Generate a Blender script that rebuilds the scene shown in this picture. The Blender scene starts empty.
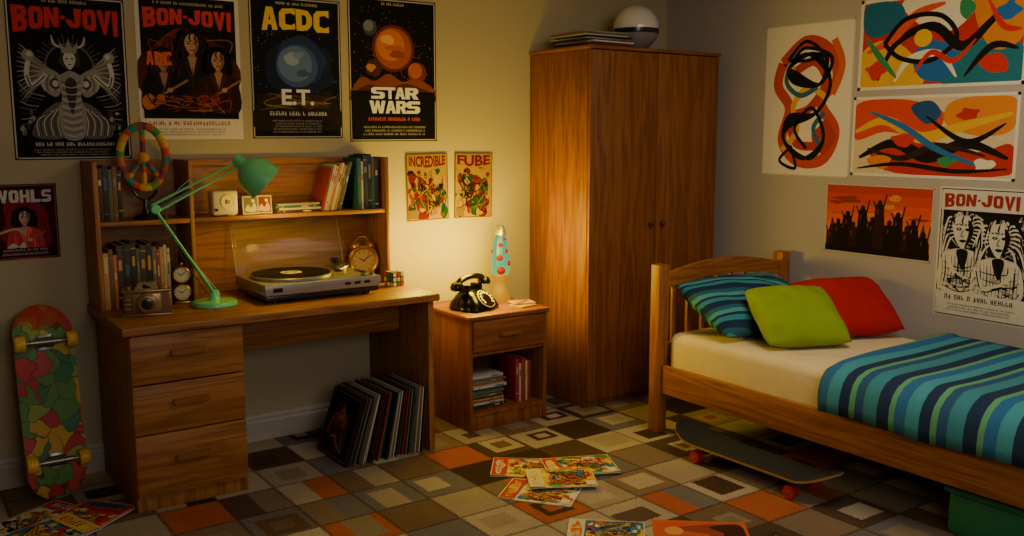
import bpy, bmesh, math, random
from mathutils import Vector, Matrix, Euler
R=random.Random(11)
pi=math.pi
scene=bpy.context.scene
# ---------------------------------------------------------------- helpers
def lin(h,a=1.0):
    if not isinstance(h,str): return tuple(h)+(() if len(h)==4 else (a,))
    h=h.lstrip('#'); v=[int(h[i:i+2],16)/255 for i in (0,2,4)]
    return tuple((x/12.92 if x<=.04045 else ((x+.055)/1.055)**2.4) for x in v)+(a,)
def newmat(name):
    m=bpy.data.materials.new(name); m.use_nodes=True
    nt=m.node_tree; b=nt.nodes['Principled BSDF']
    return m,nt,b
def N(nt,t,**k):
    n=nt.nodes.new(t)
    for a,v in k.items(): setattr(n,a,v)
    return n
def math_(nt,op,a,b=None,c=None):
    n=N(nt,'ShaderNodeMath',operation=op)
    for i,x in enumerate((a,b,c)):
        if x is None: continue
        if isinstance(x,(int,float)): n.inputs[i].default_value=x
        else: nt.links.new(x,n.inputs[i])
    return n.outputs[0]
def mixc(nt,fac,a,b,mode='MIX'):
    n=N(nt,'ShaderNodeMix',data_type='RGBA',blend_type=mode)
    for s,x in ((0,fac),(6,a),(7,b)):
        if isinstance(x,(int,float)): n.inputs[s].default_value=x
        elif isinstance(x,tuple): n.inputs[s].default_value=x
        else: nt.links.new(x,n.inputs[s])
    return n.outputs[2]
def objcoord(nt,scale=(1,1,1),rnd=False):
    tc=N(nt,'ShaderNodeTexCoord'); mp=N(nt,'ShaderNodeMapping')
    nt.links.new(tc.outputs['Object'],mp.inputs['Vector']); mp.inputs['Scale'].default_value=scale
    if rnd:
        oi=N(nt,'ShaderNodeObjectInfo'); vm=N(nt,'ShaderNodeVectorMath',operation='SCALE')
        vm.inputs[0].default_value=(13.1,7.7,9.3); nt.links.new(oi.outputs['Random'],vm.inputs['Scale'])
        nt.links.new(vm.outputs[0],mp.inputs['Location'])
    return mp.outputs[0]
def noise(nt,vec,scale,detail=4,rough=.5,dist=0):
    n=N(nt,'ShaderNodeTexNoise'); nt.links.new(vec,n.inputs['Vector'])
    n.inputs['Scale'].default_value=scale; n.inputs['Detail'].default_value=detail
    n.inputs['Roughness'].default_value=rough; n.inputs['Distortion'].default_value=dist
    return n.outputs['Fac']
def ramp(nt,fac,stops,const=False):
    n=N(nt,'ShaderNodeValToRGB'); nt.links.new(fac,n.inputs[0]); cr=n.color_ramp
    if const: cr.interpolation='CONSTANT'
    while len(cr.elements)<len(stops): cr.elements.new(.5)
    for e,(p,c) in zip(cr.elements,stops): e.position=p; e.color=lin(c)
    return n.outputs[0]
def bump(nt,b,h,strength=.2,dist=.01):
    n=N(nt,'ShaderNodeBump'); n.inputs['Strength'].default_value=strength; n.inputs['Distance'].default_value=dist
    nt.links.new(h,n.inputs['Height']); nt.links.new(n.outputs[0],b.inputs['Normal'])
_c={}
def pm(name,hexc,rough=.5,metal=0,var=.12,scale=30,bmp=0,coat=0,sheen=0,trans=0,emis=None,es=0,alpha=1):
    if name in _c: return _c[name]
    m,nt,b=newmat(name); co=objcoord(nt)
    nz=noise(nt,co,scale)
    v=math_(nt,'MULTIPLY_ADD',nz,var*2,1-var)
    c=mixc(nt,1.0,lin(hexc),v,'MULTIPLY'); nt.links.new(c,b.inputs['Base Color'])
    b.inputs['Roughness'].default_value=rough; b.inputs['Metallic'].default_value=metal
    b.inputs['Coat Weight'].default_value=coat; b.inputs['Sheen Weight'].default_value=sheen
    b.inputs['Transmission Weight'].default_value=trans; b.inputs['Alpha'].default_value=alpha
    if emis: b.inputs['Emission Color'].default_value=lin(emis); b.inputs['Emission Strength'].default_value=es
    if bmp: bump(nt,b,noise(nt,co,scale*6,6),bmp,.004)
    _c[name]=m; return m
def wood(name,c1,c2,c3,axis=0,rough=.48):
    if name in _c: return _c[name]
    m,nt,b=newmat(name)
    s=[11,11,11]; s[axis]=.7
    co=objcoord(nt,tuple(s),True)
    n1=noise(nt,co,1.3,4,.5,.4)
    s2=[150,150,150]; s2[axis]=3
    co2=objcoord(nt,tuple(s2),True); n2=noise(nt,co2,1.0,3,.6)
    w=math_(nt,'FRACT',math_(nt,'MULTIPLY',n1,6.0))
    w=math_(nt,'PINGPONG',w,.5); w=math_(nt,'MULTIPLY',w,2.0)
    f=math_(nt,'ADD',math_(nt,'MULTIPLY',w,.36),math_(nt,'MULTIPLY',n2,.64))
    c=ramp(nt,f,[(.2,c3),(.5,c1),(.8,c2)])
    nt.links.new(c,b.inputs['Base Color']); b.inputs['Roughness'].default_value=rough
    b.inputs['Specular IOR Level'].default_value=.35
    bump(nt,b,n2,.08,.0015)
    _c[name]=m; return m
WX=[wood('oak_wood_%s'%'xyz'[i],'#925c28','#a47034','#6c4119',i) for i in range(3)]
BX=[wood('pine_wood_%s'%'xyz'[i],'#955926','#a56b30','#70421a',i,.44) for i in range(3)]
RX=[wood('redwood_%s'%'xyz'[i],'#7f481c','#905a26','#5c3411',i,.52) for i in range(3)]
def colmat():
    m,nt,b=newmat('printed_paper')
    at=N(nt,'ShaderNodeAttribute',attribute_name='Col')
    nz=noise(nt,objcoord(nt),60,5); v=math_(nt,'MULTIPLY_ADD',nz,.22,.89)
    c=mixc(nt,1.0,at.outputs['Color'],v,'MULTIPLY'); nt.links.new(c,b.inputs['Base Color'])
    b.inputs['Roughness'].default_value=.7; b.inputs['Specular IOR Level'].default_value=.12; return m
PRINT=colmat()

class Geo:
    def __init__(s): s.v=[];s.f=[];s.m=[];s.c=[];s.col=(1,1,1,1)
    def add(s,vs,fs,mi=0,M=None,col=None):
        o=len(s.v)
        for q in vs:
            q=Vector(q)
            if M is not None: q=M@q
            s.v.append(q)
        for q in fs: s.f.append([i+o for i in q]); s.m.append(mi); s.c.append(col or s.col)
        return s
    def addbm(s,bm,mi=0,M=None,col=None):
        bm.verts.index_update()
        s.add([v.co.copy() for v in bm.verts],[[v.index for v in f.verts] for f in bm.faces],mi,M,col); bm.free(); return s
    def box(s,a,b,mi=0,bev=0.003,M=None,col=None,seg=2):
        bm=bmesh.new(); bmesh.ops.create_cube(bm,size=1)
        a=Vector(a);b=Vector(b);c=(a+b)/2;d=b-a
        for v in bm.verts: v.co=Vector((v.co.x*d.x+c.x,v.co.y*d.y+c.y,v.co.z*d.z+c.z))
        bev=min(bev,min(abs(d.x),abs(d.y),abs(d.z))*.45)
        if bev>0: bmesh.ops.bevel(bm,geom=bm.edges[:],offset=bev,segments=seg,affect='EDGES',profile=.5)
        return s.addbm(bm,mi,M,col)
    def lathe(s,prof,mi=0,seg=32,M=None,col=None):
        vs=[];fs=[];n=len(prof)
        for i in range(seg):
            a=2*pi*i/seg
            for r,z in prof: vs.append((r*math.cos(a),r*math.sin(a),z))
        for i in range(seg):
            j=(i+1)%seg
            for k in range(n-1):
                q=[i*n+k,j*n+k,j*n+k+1,i*n+k+1]
                if prof[k][0]<1e-6: q=[i*n+k,j*n+k+1,i*n+k+1]
                elif prof[k+1][0]<1e-6: q=[i*n+k,j*n+k,i*n+k+1]
                fs.append(q)
        bm=bmesh.new(); bv=[bm.verts.new(v) for v in vs]
        for q in fs:
            try: bm.faces.new([bv[i] for i in q])
            except Exception: pass
        bmesh.ops.remove_doubles(bm,verts=bm.verts,dist=1e-6)
        return s.addbm(bm,mi,M,col)
    def cyl(s,r,z0,z1,mi=0,seg=28,bev=.001,M=None,col=None,r2=None):
        r2=r if r2 is None else r2
        return s.lathe([(0,z0),(r-bev,z0),(r,z0+bev),(r2,z1-bev),(r2-bev,z1),(0,z1)],mi,seg,M,col)
    def tube(s,pts,r,mi=0,seg=8,closed=False,M=None,col=None,colf=None):
        P=[Vector(p) for p in pts]; n=len(P); rings=[]
        rf=r if callable(r) else (lambda t:r)
        up=None
        for i in range(n):
            if closed: t=(P[(i+1)%n]-P[i-1])
            else: t=P[min(i+1,n-1)]-P[max(i-1,0)]
            t.normalize()
            if up is None:
                up=Vector((0,0,1)) if abs(t.z)<.9 else Vector((0,1,0))
            a=(up-t*up.dot(t)).normalized(); up=a; b=t.cross(a)
            rr=rf(i/(n-1)); rings.append([P[i]+(a*math.cos(2*pi*k/seg)+b*math.sin(2*pi*k/seg))*rr for k in range(seg)])
        vs=[q for rg in rings for q in rg]
        for i in range(n if closed else n-1):
            j=(i+1)%n
            fs=[[i*seg+k,i*seg+(k+1)%seg,j*seg+(k+1)%seg,j*seg+k] for k in range(seg)]
            if i==0: s.add(vs,[],mi,M); base=len(s.v)-len(vs)
            for q in fs: s.f.append([x+base for x in q]); s.m.append(mi); s.c.append(colf(i/n) if colf else (col or s.col))
        if not closed:
            s.f.append([base+k for k in range(seg)][::-1]);s.m.append(mi);s.c.append(col or s.col)
            s.f.append([base+(n-1)*seg+k for k in range(seg)]);s.m.append(mi);s.c.append(col or s.col)
        return s
    def prism(s,pts,z0,z1,mi=0,M=None,col=None,bev=0):
        bm=bmesh.new(); lo=[bm.verts.new((x,y,z0)) for x,y in pts]; hi=[bm.verts.new((x,y,z1)) for x,y in pts]
        n=len(pts); bm.faces.new(lo[::-1]); bm.faces.new(hi)
        for i in range(n): bm.faces.new([lo[i],lo[(i+1)%n],hi[(i+1)%n],hi[i]])
        if bev:
            es=[e for e in bm.edges if abs(e.verts[0].co.z-e.verts[1].co.z)<1e-7]
            bmesh.ops.bevel(bm,geom=es,offset=bev,segments=2,affect='EDGES')
        return s.addbm(bm,mi,M,col)
    def sphere(s,r,mi=0,M=None,seg=24,col=None,sc=(1,1,1)):
        bm=bmesh.new(); bmesh.ops.create_uvsphere(bm,u_segments=seg,v_segments=seg//2+2,radius=r)
        for v in bm.verts: v.co=Vector((v.co.x*sc[0],v.co.y*sc[1],v.co.z*sc[2]))
        return s.addbm(bm,mi,M,col)
    def obj(s,name,mats,parent=None,loc=(0,0,0),rot=(0,0,0),ang=38,smooth=True):
        me=bpy.data.meshes.new(name); me.from_pydata([tuple(v) for v in s.v],[],s.f)
        for m in mats: me.materials.append(m)
        for p,mi in zip(me.polygons,s.m): p.material_index=mi
        ca=me.color_attributes.new('Col','FLOAT_COLOR','CORNER')
        flat=[]
        for p,c in zip(me.polygons,s.c):
            for _ in range(p.loop_total): flat.extend(c)
        ca.data.foreach_set('color',flat)
        if smooth:
            me.shade_smooth(); me.set_sharp_from_angle(angle=math.radians(ang))
        me.update()
        o=bpy.data.objects.new(name,me); scene.collection.objects.link(o)
        o.location=loc; o.rotation_euler=rot
        if parent: o.parent=parent
        return o
def tag(o,label,cat,group=None):
    o['label']=label; o['category']=cat
    if group: o['group']=group
    return o
def root(name,loc,label,cat,rot=(0,0,0),group=None):
    e=bpy.data.objects.new(name,None); scene.collection.objects.link(e); e.empty_display_size=.05
    e.location=loc; e.rotation_euler=rot; return tag(e,label,cat,group)
T=Matrix.Translation
def RM(ax,deg): return Matrix.Rotation(math.radians(deg),4,ax)
def align(p,d,up='Y'):
    return T(Vector(p))@Vector(d).to_track_quat('Z',up).to_matrix().to_4x4()

_tx={}
def textgeo(body,bold):
    k=(body,bold)
    if k in _tx: return _tx[k]
    cu=bpy.data.curves.new('t','FONT'); cu.body=body; cu.offset=bold; cu.resolution_u=3
    o=bpy.data.objects.new('t',cu); scene.collection.objects.link(o); bpy.context.view_layer.update()
    dg=bpy.context.evaluated_depsgraph_get(); me=bpy.data.meshes.new_from_object(o.evaluated_get(dg))
    vs=[tuple(v.co) for v in me.vertices]; fs=[list(p.vertices) for p in me.polygons]
    bpy.data.objects.remove(o); bpy.data.curves.remove(cu); bpy.data.meshes.remove(me)
    _tx[k]=(vs,fs); return _tx[k]
def smoothpts(pts,closed=False,n=7):
    P=[Vector((p[0],p[1],p[2] if len(p)>2 else 0)) for p in pts]; out=[]; m=len(P)
    rng=range(m if closed else m-1)
    for i in rng:
        g=(lambda k:P[k%m]) if closed else (lambda k:P[max(0,min(m-1,k))])
        a,b,c,d=g(i-1),g(i),g(i+1),g(i+2)
        for j in range(n):
            t=j/n
            out.append(.5*((2*b)+(c-a)*t+(2*a-5*b+4*c-d)*t*t+(3*b-a-3*c+d)*t**3))
    if not closed: out.append(P[-1])
    return out
# angular display letters (polygons in a unit cell, y down)
GL_={
'A':[[(0,1),(.30,0),(.56,0),(.34,1)],[(.44,0),(.70,0),(1,1),(.66,1)],[(.28,.56),(.72,.56),(.76,.76),(.24,.76)]],
'C':[[(1,.0),(.2,.04),(0,.22),(0,.8),(.2,1),(1,.95),(1,.68),(.72,.78),(.38,.72),(.38,.28),(.72,.22),(1,.32)]],
'D':[[(-.06,0),(.34,.03),(.34,1),(0,1)],[(.3,.02),(.75,.08),(1,.35),(1,.68),(.7,.95),(.3,1),(.3,.76),(.55,.72),(.64,.6),(.64,.4),(.55,.28),(.3,.26)]],
'B':[[(-.1,0),(.36,0),(.36,1),(-.04,1)],[(.3,0),(.8,0),(.98,.15),(.98,.34),(.84,.47),(.3,.47),(.3,.34),(.58,.33),(.62,.25),(.58,.16),(.3,.16)],[(.3,.47),(.84,.47),(1,.62),(1,.85),(.82,1),(.3,1),(.3,.84),(.58,.83),(.62,.74),(.58,.64),(.3,.64)]],
'O':[[(.52,0),(.15,.02),(0,.2),(0,.8),(.15,.98),(.52,1),(.52,.8),(.38,.72),(.38,.28),(.52,.2)],[(.5,0),(.5,.2),(.64,.28),(.64,.72),(.5,.8),(.5,1),(.86,.98),(1,.8),(1,.2),(.86,.02)]],
'N':[[(0,0),(.33,0),(.33,1),(-.05,1)],[(.67,0),(1.05,0),(1,1),(.67,1)],[(.02,0),(.36,0),(.98,1),(.64,1)]],
'J':[[(.5,0),(1.05,0),(.95,.8),(.7,1),(.2,1),(-.1,.72),(-.05,.56),(.3,.62),(.4,.78),(.56,.74)]],
'V':[[(-.05,0),(.36,0),(.52,.62),(.66,0),(1.05,0),(.62,1.04),(.42,1.04)]],
'I':[[(.0,0),(1,0),(.9,1),(.1,1)]],
'-':[[(.1,.42),(.9,.40),(.9,.58),(.1,.60)]],
'S':[[(1,0),(.2,0),(0,.15),(0,.45),(.18,.58),(.64,.58),(.64,.76),(0,.76),(0,1),(.8,1),(1,.85),(1,.52),(.82,.4),(.36,.4),(.36,.24),(1,.24)]],
'T':[[(-.05,0),(1.05,0),(1.05,.24),(.66,.24),(.66,1),(.34,1),(.34,.24),(-.05,.24)]],
'R':[[(0,0),(.36,0),(.36,1),(0,1)],[(.3,0),(.8,0),(1,.15),(1,.45),(.80,.60),(1.05,1),(.64,1),(.46,.64),(.3,.64),(.3,.44),(.62,.42),(.62,.22),(.3,.22)]],
'W':[[(-.02,0),(.24,0),(.32,.6),(.41,0),(.6,0),(.69,.6),(.77,0),(1.02,0),(.84,1),(.6,1),(.51,.45),(.42,1),(.18,1)]],
'H':[[(0,0),(.34,0),(.34,1),(0,1)],[(.66,0),(1,0),(1,1),(.66,1)],[(.3,.38),(.7,.38),(.7,.6),(.3,.6)]],
'L':[[(0,0),(.38,0),(.38,.76),(1,.76),(1,1),(0,1)]]}
LZ=2.2e-5
class Canvas:
    "flat printed sheet; design units uw x uh with y down"
    def __init__(s,W,Hh,uw,uh,bg='#111111',th=.0012,back='#d8d2c6'):
        s.W,s.H,s.uw,s.uh=W,Hh,uw,uh; s.g=Geo(); s.th=th; s.z=th/2+2e-5
        s.g.box((-W/2,-Hh/2,-th/2),(W/2,Hh/2,th/2),0,0,col=lin(back))
        s.rect(0,0,uw,uh,bg)
    def P(s,u,v): return ((u/s.uw-.5)*s.W,(.5-v/s.uh)*s.H,s.z)
    def up(s): s.z+=LZ
    def poly(s,pts,c,keep=False):
        s.g.add([s.P(min(max(p[0],0),s.uw),min(max(p[1],0),s.uh)) for p in pts],[list(range(len(pts)))],0,None,lin(c))
        if not keep: s.up()
    def rect(s,x0,y0,x1,y1,c,keep=False): s.poly([(x0,y1),(x1,y1),(x1,y0),(x0,y0)],c,keep)
    def ell(s,cx,cy,rx,ry,c,n=24,rot=0,keep=False):
        cr,sr=math.cos(rot),math.sin(rot)
        s.poly([(cx+rx*math.cos(a)*cr-ry*math.sin(a)*sr,cy+rx*math.cos(a)*sr+ry*math.sin(a)*cr) for a in [-2*pi*i/n for i in range(n)]],c,keep)
    def blob(s,pts,c): s.poly([tuple(p[:2]) for p in smoothpts(pts,True,5)],c)
    def rblob(s,cx,cy,rx,ry,c,n=9,j=.35):
        s.blob([(cx+rx*(1+R.uniform(-j,j))*math.cos(2*pi*i/n),cy+ry*(1+R.uniform(-j,j))*math.sin(2*pi*i/n)) for i in range(n)],c)
    def stroke(s,pts,w,c,closed=False,smooth=True,taper=False):
        P=smoothpts(pts,closed) if smooth else [Vector((p[0],p[1],0)) for p in pts]
        n=len(P); vs=[];fs=[]
        for i,p in enumerate(P):
            t=(P[(i+1)%n]-P[i-1]) if closed else (P[min(i+1,n-1)]-P[max(i-1,0)])
            if t.length<1e-6: t=Vector((1,0,0))
            t.normalize(); nn=Vector((-t.y,t.x,0)); ww=w/2
            if taper: ww*=.25+.75*math.sin(pi*min(1,max(0,i/(n-1))))
            a=p+nn*ww;b=p-nn*ww
            for q in (a,b): vs.append(s.P(min(max(q.x,0),s.uw),min(max(q.y,0),s.uh)))
        for i in range(n if closed else n-1):
            j=(i+1)%n; fs.append([2*i,2*i+1,2*j+1,2*j])
        s.g.add(vs,fs,0,None,lin(c)); s.up()
    def text(s,body,x0,y0,x1,y1,c,bold=.02,arch=0):
        vs,fs=textgeo(body,bold)
        xs=[v[0] for v in vs];ys=[v[1] for v in vs]; ax,bx,ay,by=min(xs),max(xs),min(ys),max(ys)
        out=[]
        for v in vs:
            t=(v[0]-ax)/(bx-ax); q=(v[1]-ay)/(by-ay)
            ysc=1+arch*abs(2*t-1)**1.5
            out.append(s.P(x0+t*(x1-x0),y0+(1-q)*(y1-y0)*ysc))
        s.g.add(out,fs,0,None,lin(c)); s.up()
    def glyphs(s,body,x0,y0,x1,y1,c,arch=0,gap=.12,wd={}):
        ws=[{'I':.42,'-':.4,'W':1.5}.get(ch,1)*wd.get(i,1) for i,ch in enumerate(body)]
        tot=sum(ws)+gap*(len(body)-1); k=(x1-x0)/tot; x=x0
        for ch,w in zip(body,ws):
            for pl in GL_[ch]:
                q=[]
                for (a,b) in pl:
                    X=x+a*w*k; t=(X-x0)/(x1-x0); sc=1+arch*abs(2*t-1)**1.6
                    q.append(s.P(X,y0+b*(y1-y0)*sc))
                s.g.add(q,[list(range(len(q)))],0,None,lin(c)); s.up()
            x+=(w+gap)*k
    def lines(s,x0,y0,x1,y1,n,c,fill=.6):
        "illegible fine print: tiny letter-like marks"
        h=(y1-y0)/n
        for i in range(n):
            lh=h*fill; lw=lh*.55; t=lw*.34; y=y0+h*i
            x=x0+R.uniform(0,.08)*(x1-x0); xe=x1-R.uniform(0,.08)*(x1-x0)
            while x+lw<xe:
                k=R.randrange(5)
                if k!=4: s.rect(x,y,x+t,y+lh,c,True)
                if k in (0,1,3): s.rect(x+lw-t,y+(0 if k!=3 else lh*.5),x+lw,y+lh,c,True)
                if k in (0,2): s.rect(x,y,x+lw,y+t,c,True)
                if k in (1,2,4): s.rect(x,y+lh*.42,x+lw,y+lh*.42+t,c,True)
                if k in (2,4): s.rect(x,y+lh-t,x+lw,y+lh,c,True)
                if k==4: s.rect(x+lw*.35,y,x+lw*.35+t,y+lh,c,True)
                x+=lw*1.35+(lw if R.random()<.16 else 0)
        s.up()
    def frame(s,i,w,c):
        a,b=s.uw,s.uh
        s.rect(i,i,a-i,i+w,c,True);s.rect(i,b-i-w,a-i,b-i,c,True);s.rect(i,i,i+w,b-i,c,True);s.rect(a-i-w,i,a-i,b-i,c)
    def obj(s,name,loc,rot,parent=None): return s.g.obj(name,[PRINT],parent,loc,rot,smooth=False)
RB=(pi/2,0,0); RR=(pi/2,0,-pi/2)
# ---------------------------------------------------------------- room
XW=4.38; YB=4.51; XL=-1.5; YF=-1.3; ZC=2.6
def wallmat(name,c):
    m,nt,b=newmat(name); co=objcoord(nt)
    n1=noise(nt,co,1.3,3); n2=noise(nt,co,180,3)
    v=math_(nt,'MULTIPLY_ADD',n1,.10,.95)
    nt.links.new(mixc(nt,1.0,lin(c),v,'MULTIPLY'),b.inputs['Base Color'])
    b.inputs['Roughness'].default_value=.85; b.inputs['Specular IOR Level'].default_value=.2; bump(nt,b,n2,.12,.002); return m
WALL=wallmat('painted_wall','#a69c90'); WALLB=wallmat('painted_wall_glow_tint','#a89a7a'); CEIL=wallmat('painted_ceiling','#b9b2a6')  # back wall colour yellowed to carry some of the lamp glow
def struct(name,a,b,mat):
    g=Geo(); g.box(a,b,0,0); o=g.obj(name,[mat],smooth=False); o['kind']='structure'; return o
struct('wall_back',(XL-.1,YB,0),(XW+.1,YB+.1,ZC),WALLB)
struct('wall_right',(XW,YF-.1,0),(XW+.1,YB,ZC),WALL)
struct('wall_left',(XL-.1,YF-.1,0),(XL,YB,ZC),WALL)
struct('wall_front',(XL,YF-.1,0),(XW,YF,ZC),WALL)
struct('ceiling',(XL-.1,YF-.1,ZC),(XW+.1,YB+.1,ZC+.1),CEIL)
def carpet():
    m,nt,b=newmat('patchwork_carpet')
    tc=N(nt,'ShaderNodeTexCoord')
    S=.25
    wp=N(nt,'ShaderNodeTexNoise'); nt.links.new(tc.outputs['Object'],wp.inputs['Vector']); wp.inputs['Scale'].default_value=110; wp.inputs['Detail'].default_value=3
    wa=N(nt,'ShaderNodeVectorMath',operation='MULTIPLY_ADD'); nt.links.new(wp.outputs['Color'],wa.inputs[0]); wa.inputs[1].default_value=(.018,.018,0); nt.links.new(tc.outputs['Object'],wa.inputs[2])
    mp=N(nt,'ShaderNodeMapping'); nt.links.new(wa.outputs[0],mp.inputs['Vector'])
    mp.inputs['Scale'].default_value=(1/S,1/S,1); mp.inputs['Location'].default_value=(.35,.62,0)
    sep=N(nt,'ShaderNodeSeparateXYZ'); nt.links.new(mp.outputs[0],sep.inputs[0])
    X,Y=sep.outputs[0],sep.outputs[1]
    def wn(x,y,z):
        cb=N(nt,'ShaderNodeCombineXYZ')
        for i,q in enumerate((x,y,z)):
            if isinstance(q,(int,float)): cb.inputs[i].default_value=q
            else: nt.links.new(q,cb.inputs[i])
        w=N(nt,'ShaderNodeTexWhiteNoise',noise_dimensions='3D'); nt.links.new(cb.outputs[0],w.inputs['Vector']); return w.outputs['Value']
    pal=[(0,'#5c4631'),(.11,'#ac9a7c'),(.27,'#7c6248'),(.41,'#baa788'),(.55,'#8b735a'),(.65,'#78706a'),(.77,'#c9b795'),(.85,'#463325'),(.925,'#b86236')]
    pal2=[(0,'#503b2a'),(.18,'#958468'),(.38,'#ab997c'),(.55,'#6c543e'),(.7,'#beab8b'),(.86,'#4a3729'),(.945,'#b05c34')]
    fx=math_(nt,'FLOOR',X); fy=math_(nt,'FLOOR',Y)
    r=math_(nt,'SUBTRACT',X,fx); q=math_(nt,'SUBTRACT',Y,fy)
    c0=ramp(nt,wn(fx,fy,1.5),pal,True)
    c1=ramp(nt,wn(fx,fy,2.5),pal2,True)
    c2=ramp(nt,wn(fx,fy,3.5),pal,True)
    ox=math_(nt,'MULTIPLY_ADD',wn(fx,fy,4.5),.24,.38); oy=math_(nt,'MULTIPLY_ADD',wn(fx,fy,5.5),.24,.38)
    sx=math_(nt,'MULTIPLY_ADD',wn(fx,fy,8.5),.7,.8); sy=math_(nt,'MULTIPLY_ADD',wn(fx,fy,9.5),.7,.8)
    d=math_(nt,'MAXIMUM',math_(nt,'MULTIPLY',sx,math_(nt,'ABSOLUTE',math_(nt,'SUBTRACT',r,ox))),math_(nt,'MULTIPLY',sy,math_(nt,'ABSOLUTE',math_(nt,'SUBTRACT',q,oy))))
    typ=wn(fx,fy,6.5)
    nested=mixc(nt,math_(nt,'LESS_THAN',d,.33),c0,c1)
    nested2=mixc(nt,math_(nt,'LESS_THAN',d,.17),nested,c2)
    X2=math_(nt,'MULTIPLY',X,2)
    cq=ramp(nt,wn(math_(nt,'FLOOR',X2),math_(nt,'FLOOR',Y),7.5),pal,True)
    col=mixc(nt,math_(nt,'GREATER_THAN',typ,.36),c0,nested)
    col=mixc(nt,math_(nt,'GREATER_THAN',typ,.62),col,nested2)
    col=mixc(nt,math_(nt,'GREATER_THAN',typ,.86),col,cq)
    e=math_(nt,'MAXIMUM',math_(nt,'ABSOLUTE',math_(nt,'SUBTRACT',r,.5)),math_(nt,'ABSOLUTE',math_(nt,'SUBTRACT',q,.5)))
    col=mixc(nt,math_(nt,'MULTIPLY',math_(nt,'GREATER_THAN',e,.472),.55),col,lin('#3c2c20'))
    n1=noise(nt,tc.outputs['Object'],150,4,.8); n2=noise(nt,tc.outputs['Object'],5,4)
    v=math_(nt,'MULTIPLY',math_(nt,'MULTIPLY_ADD',n1,2.2,-.1),math_(nt,'MULTIPLY_ADD',n2,.4,.8))
    col=mixc(nt,1.0,col,v,'MULTIPLY'); nt.links.new(col,b.inputs['Base Color'])
    b.inputs['Roughness'].default_value=.95; b.inputs['Specular IOR Level'].default_value=.12; bump(nt,b,n1,1.0,.012); return m
struct('floor',(XL-.1,YF-.1,-.1),(XW+.1,YB+.1,0),carpet())
BBM=pm('baseboard_paint','#a39a8e',.5)
def baseboard(name,a,b,M):
    L=b
    g=Geo(); prof=[(0,0),(.018,0),(.018,.095),(.013,.105),(.013,.118),(.006,.132),(0,.136)]
    vs=[];n=len(prof)
    for x in (0,L): vs+=[(x,-p[0],p[1]) for p in prof]
    fs=[[i,(i+1)%n,n+(i+1)%n,n+i] for i in range(n)]+[list(range(n))[::-1],[n+i for i in range(n)]]
    g.add(vs,fs,0,M); o=g.obj(name,[BBM],smooth=False); o['kind']='structure'
baseboard('baseboard_back',0,XW-XL,T((XL,YB,0)))
baseboard('baseboard_right',0,YB-YF-.02,T((XW,YB-.02,0))@RM('Z',-90))
baseboard('baseboard_left',0,YB-YF-.02,T((XL,YF,0))@RM('Z',90))

# ---------------------------------------------------------------- desk
HAND=pm('carved_handle_wood','#84521f',.4)
BLK=pm('black_plastic','#0c0b0b',.28,coat=.3)
desk=root('desk',(.84,3.86,0),'oak writing desk with three drawers and knee space','desk')
W_=1.40; D_=.63; ZT=.785
g=Geo(); g.box((-.03,-.03,ZT-.035),(W_+.02,D_+.012,ZT),0,.006); g.obj('desktop',[WX[0]],desk)
g=Geo(); g.box((0,.018,.0),(.018,D_-.003,ZT-.036),0,.002); g.box((.445,.018,.0),(.463,D_-.02,ZT-.036),0,.002)
g.box((.018,.03,.04),(.445,D_-.03,.058),0,0); g.box((.018,D_-.04,.04),(.445,D_-.03,ZT-.036),0,0)
g.box((.0185,.024,.0),(.4445,.04,.06),0,.001); g.box((.0185,.03,ZT-.06),(.4445,.05,ZT-.037),0,.001)
g.obj('pedestal',[WX[2]],desk)
zs=[(.065,.325),(.331,.535),(.541,.742)]
for z0,z1 in zs:
    g=Geo(); g.box((.002,0,z0),(.461,.0235,z1),0,.004); g.box((.03,.0236,z0+.02),(.43,.4,z1-.02),0,0)
    dr=g.obj('drawer',[WX[0]],desk)
    zc=(z0+z1)/2+.02
    g=Geo()
    g.prism([(-.07+.0,-.0125),(.07,-.0125),(.078,0),(.07,.0125),(-.07,.0125),(-.078,0)],0,.022,0,T((.2315,0,zc))@RM('X',90),bev=.005)
    g.obj('handle',[HAND],dr)
g=Geo(); g.box((W_-.03,.0,0),(W_,D_-.001,ZT-.036),0,.003); g.box((W_-.028,D_-.01,.14),(W_-.002,D_+.018,ZT-.036),0,0); g.obj('side_panel',[WX[2]],desk)  # added rear strip closes the wall gap against stray lamp light
g=Geo(); g.box((.4635,.30,.56),(W_-.0305,.318,ZT-.036),0,.002); g.obj('modesty_panel',[WX[0]],desk)
# hutch
hut=root('shelf_unit',(.82,4.26,ZT),'open oak hutch shelf standing on the desk','shelf')
HW=1.40; HD=.248; HH=.645
g=Geo(); g.box((0,0,0),(.02,HD-.012,HH),0,.003); g.obj('side_panel',[WX[2]],hut)
g=Geo(); g.box((HW-.02,0,0),(HW,HD-.012,HH),0,.003); g.obj('side_panel',[WX[2]],hut)
g=Geo(); g.box((.40,0.002,0),(.418,HD-.012,HH),0,.003); g.obj('divider',[WX[2]],hut)
g=Geo(); g.box((0,HD-.0115,0),(HW,HD,HH),0,.002); g.obj('back_panel',[WX[0]],hut)
g=Geo(); g.box((.0205,.003,.365),(.3995,HD-.0125,.385),0,.002); g.obj('shelf',[WX[0]],hut)
g=Geo(); g.box((.4185,.003,.365),(HW-.0205,HD-.0125,.385),0,.002); g.obj('shelf',[WX[0]],hut)
g=Geo(); g.box((.4185,HD-.04,HH-.03),(HW-.0205,HD-.0125,HH),0,.002); g.obj('top_rail',[WX[0]],hut)
SZ=ZT+.385
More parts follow.
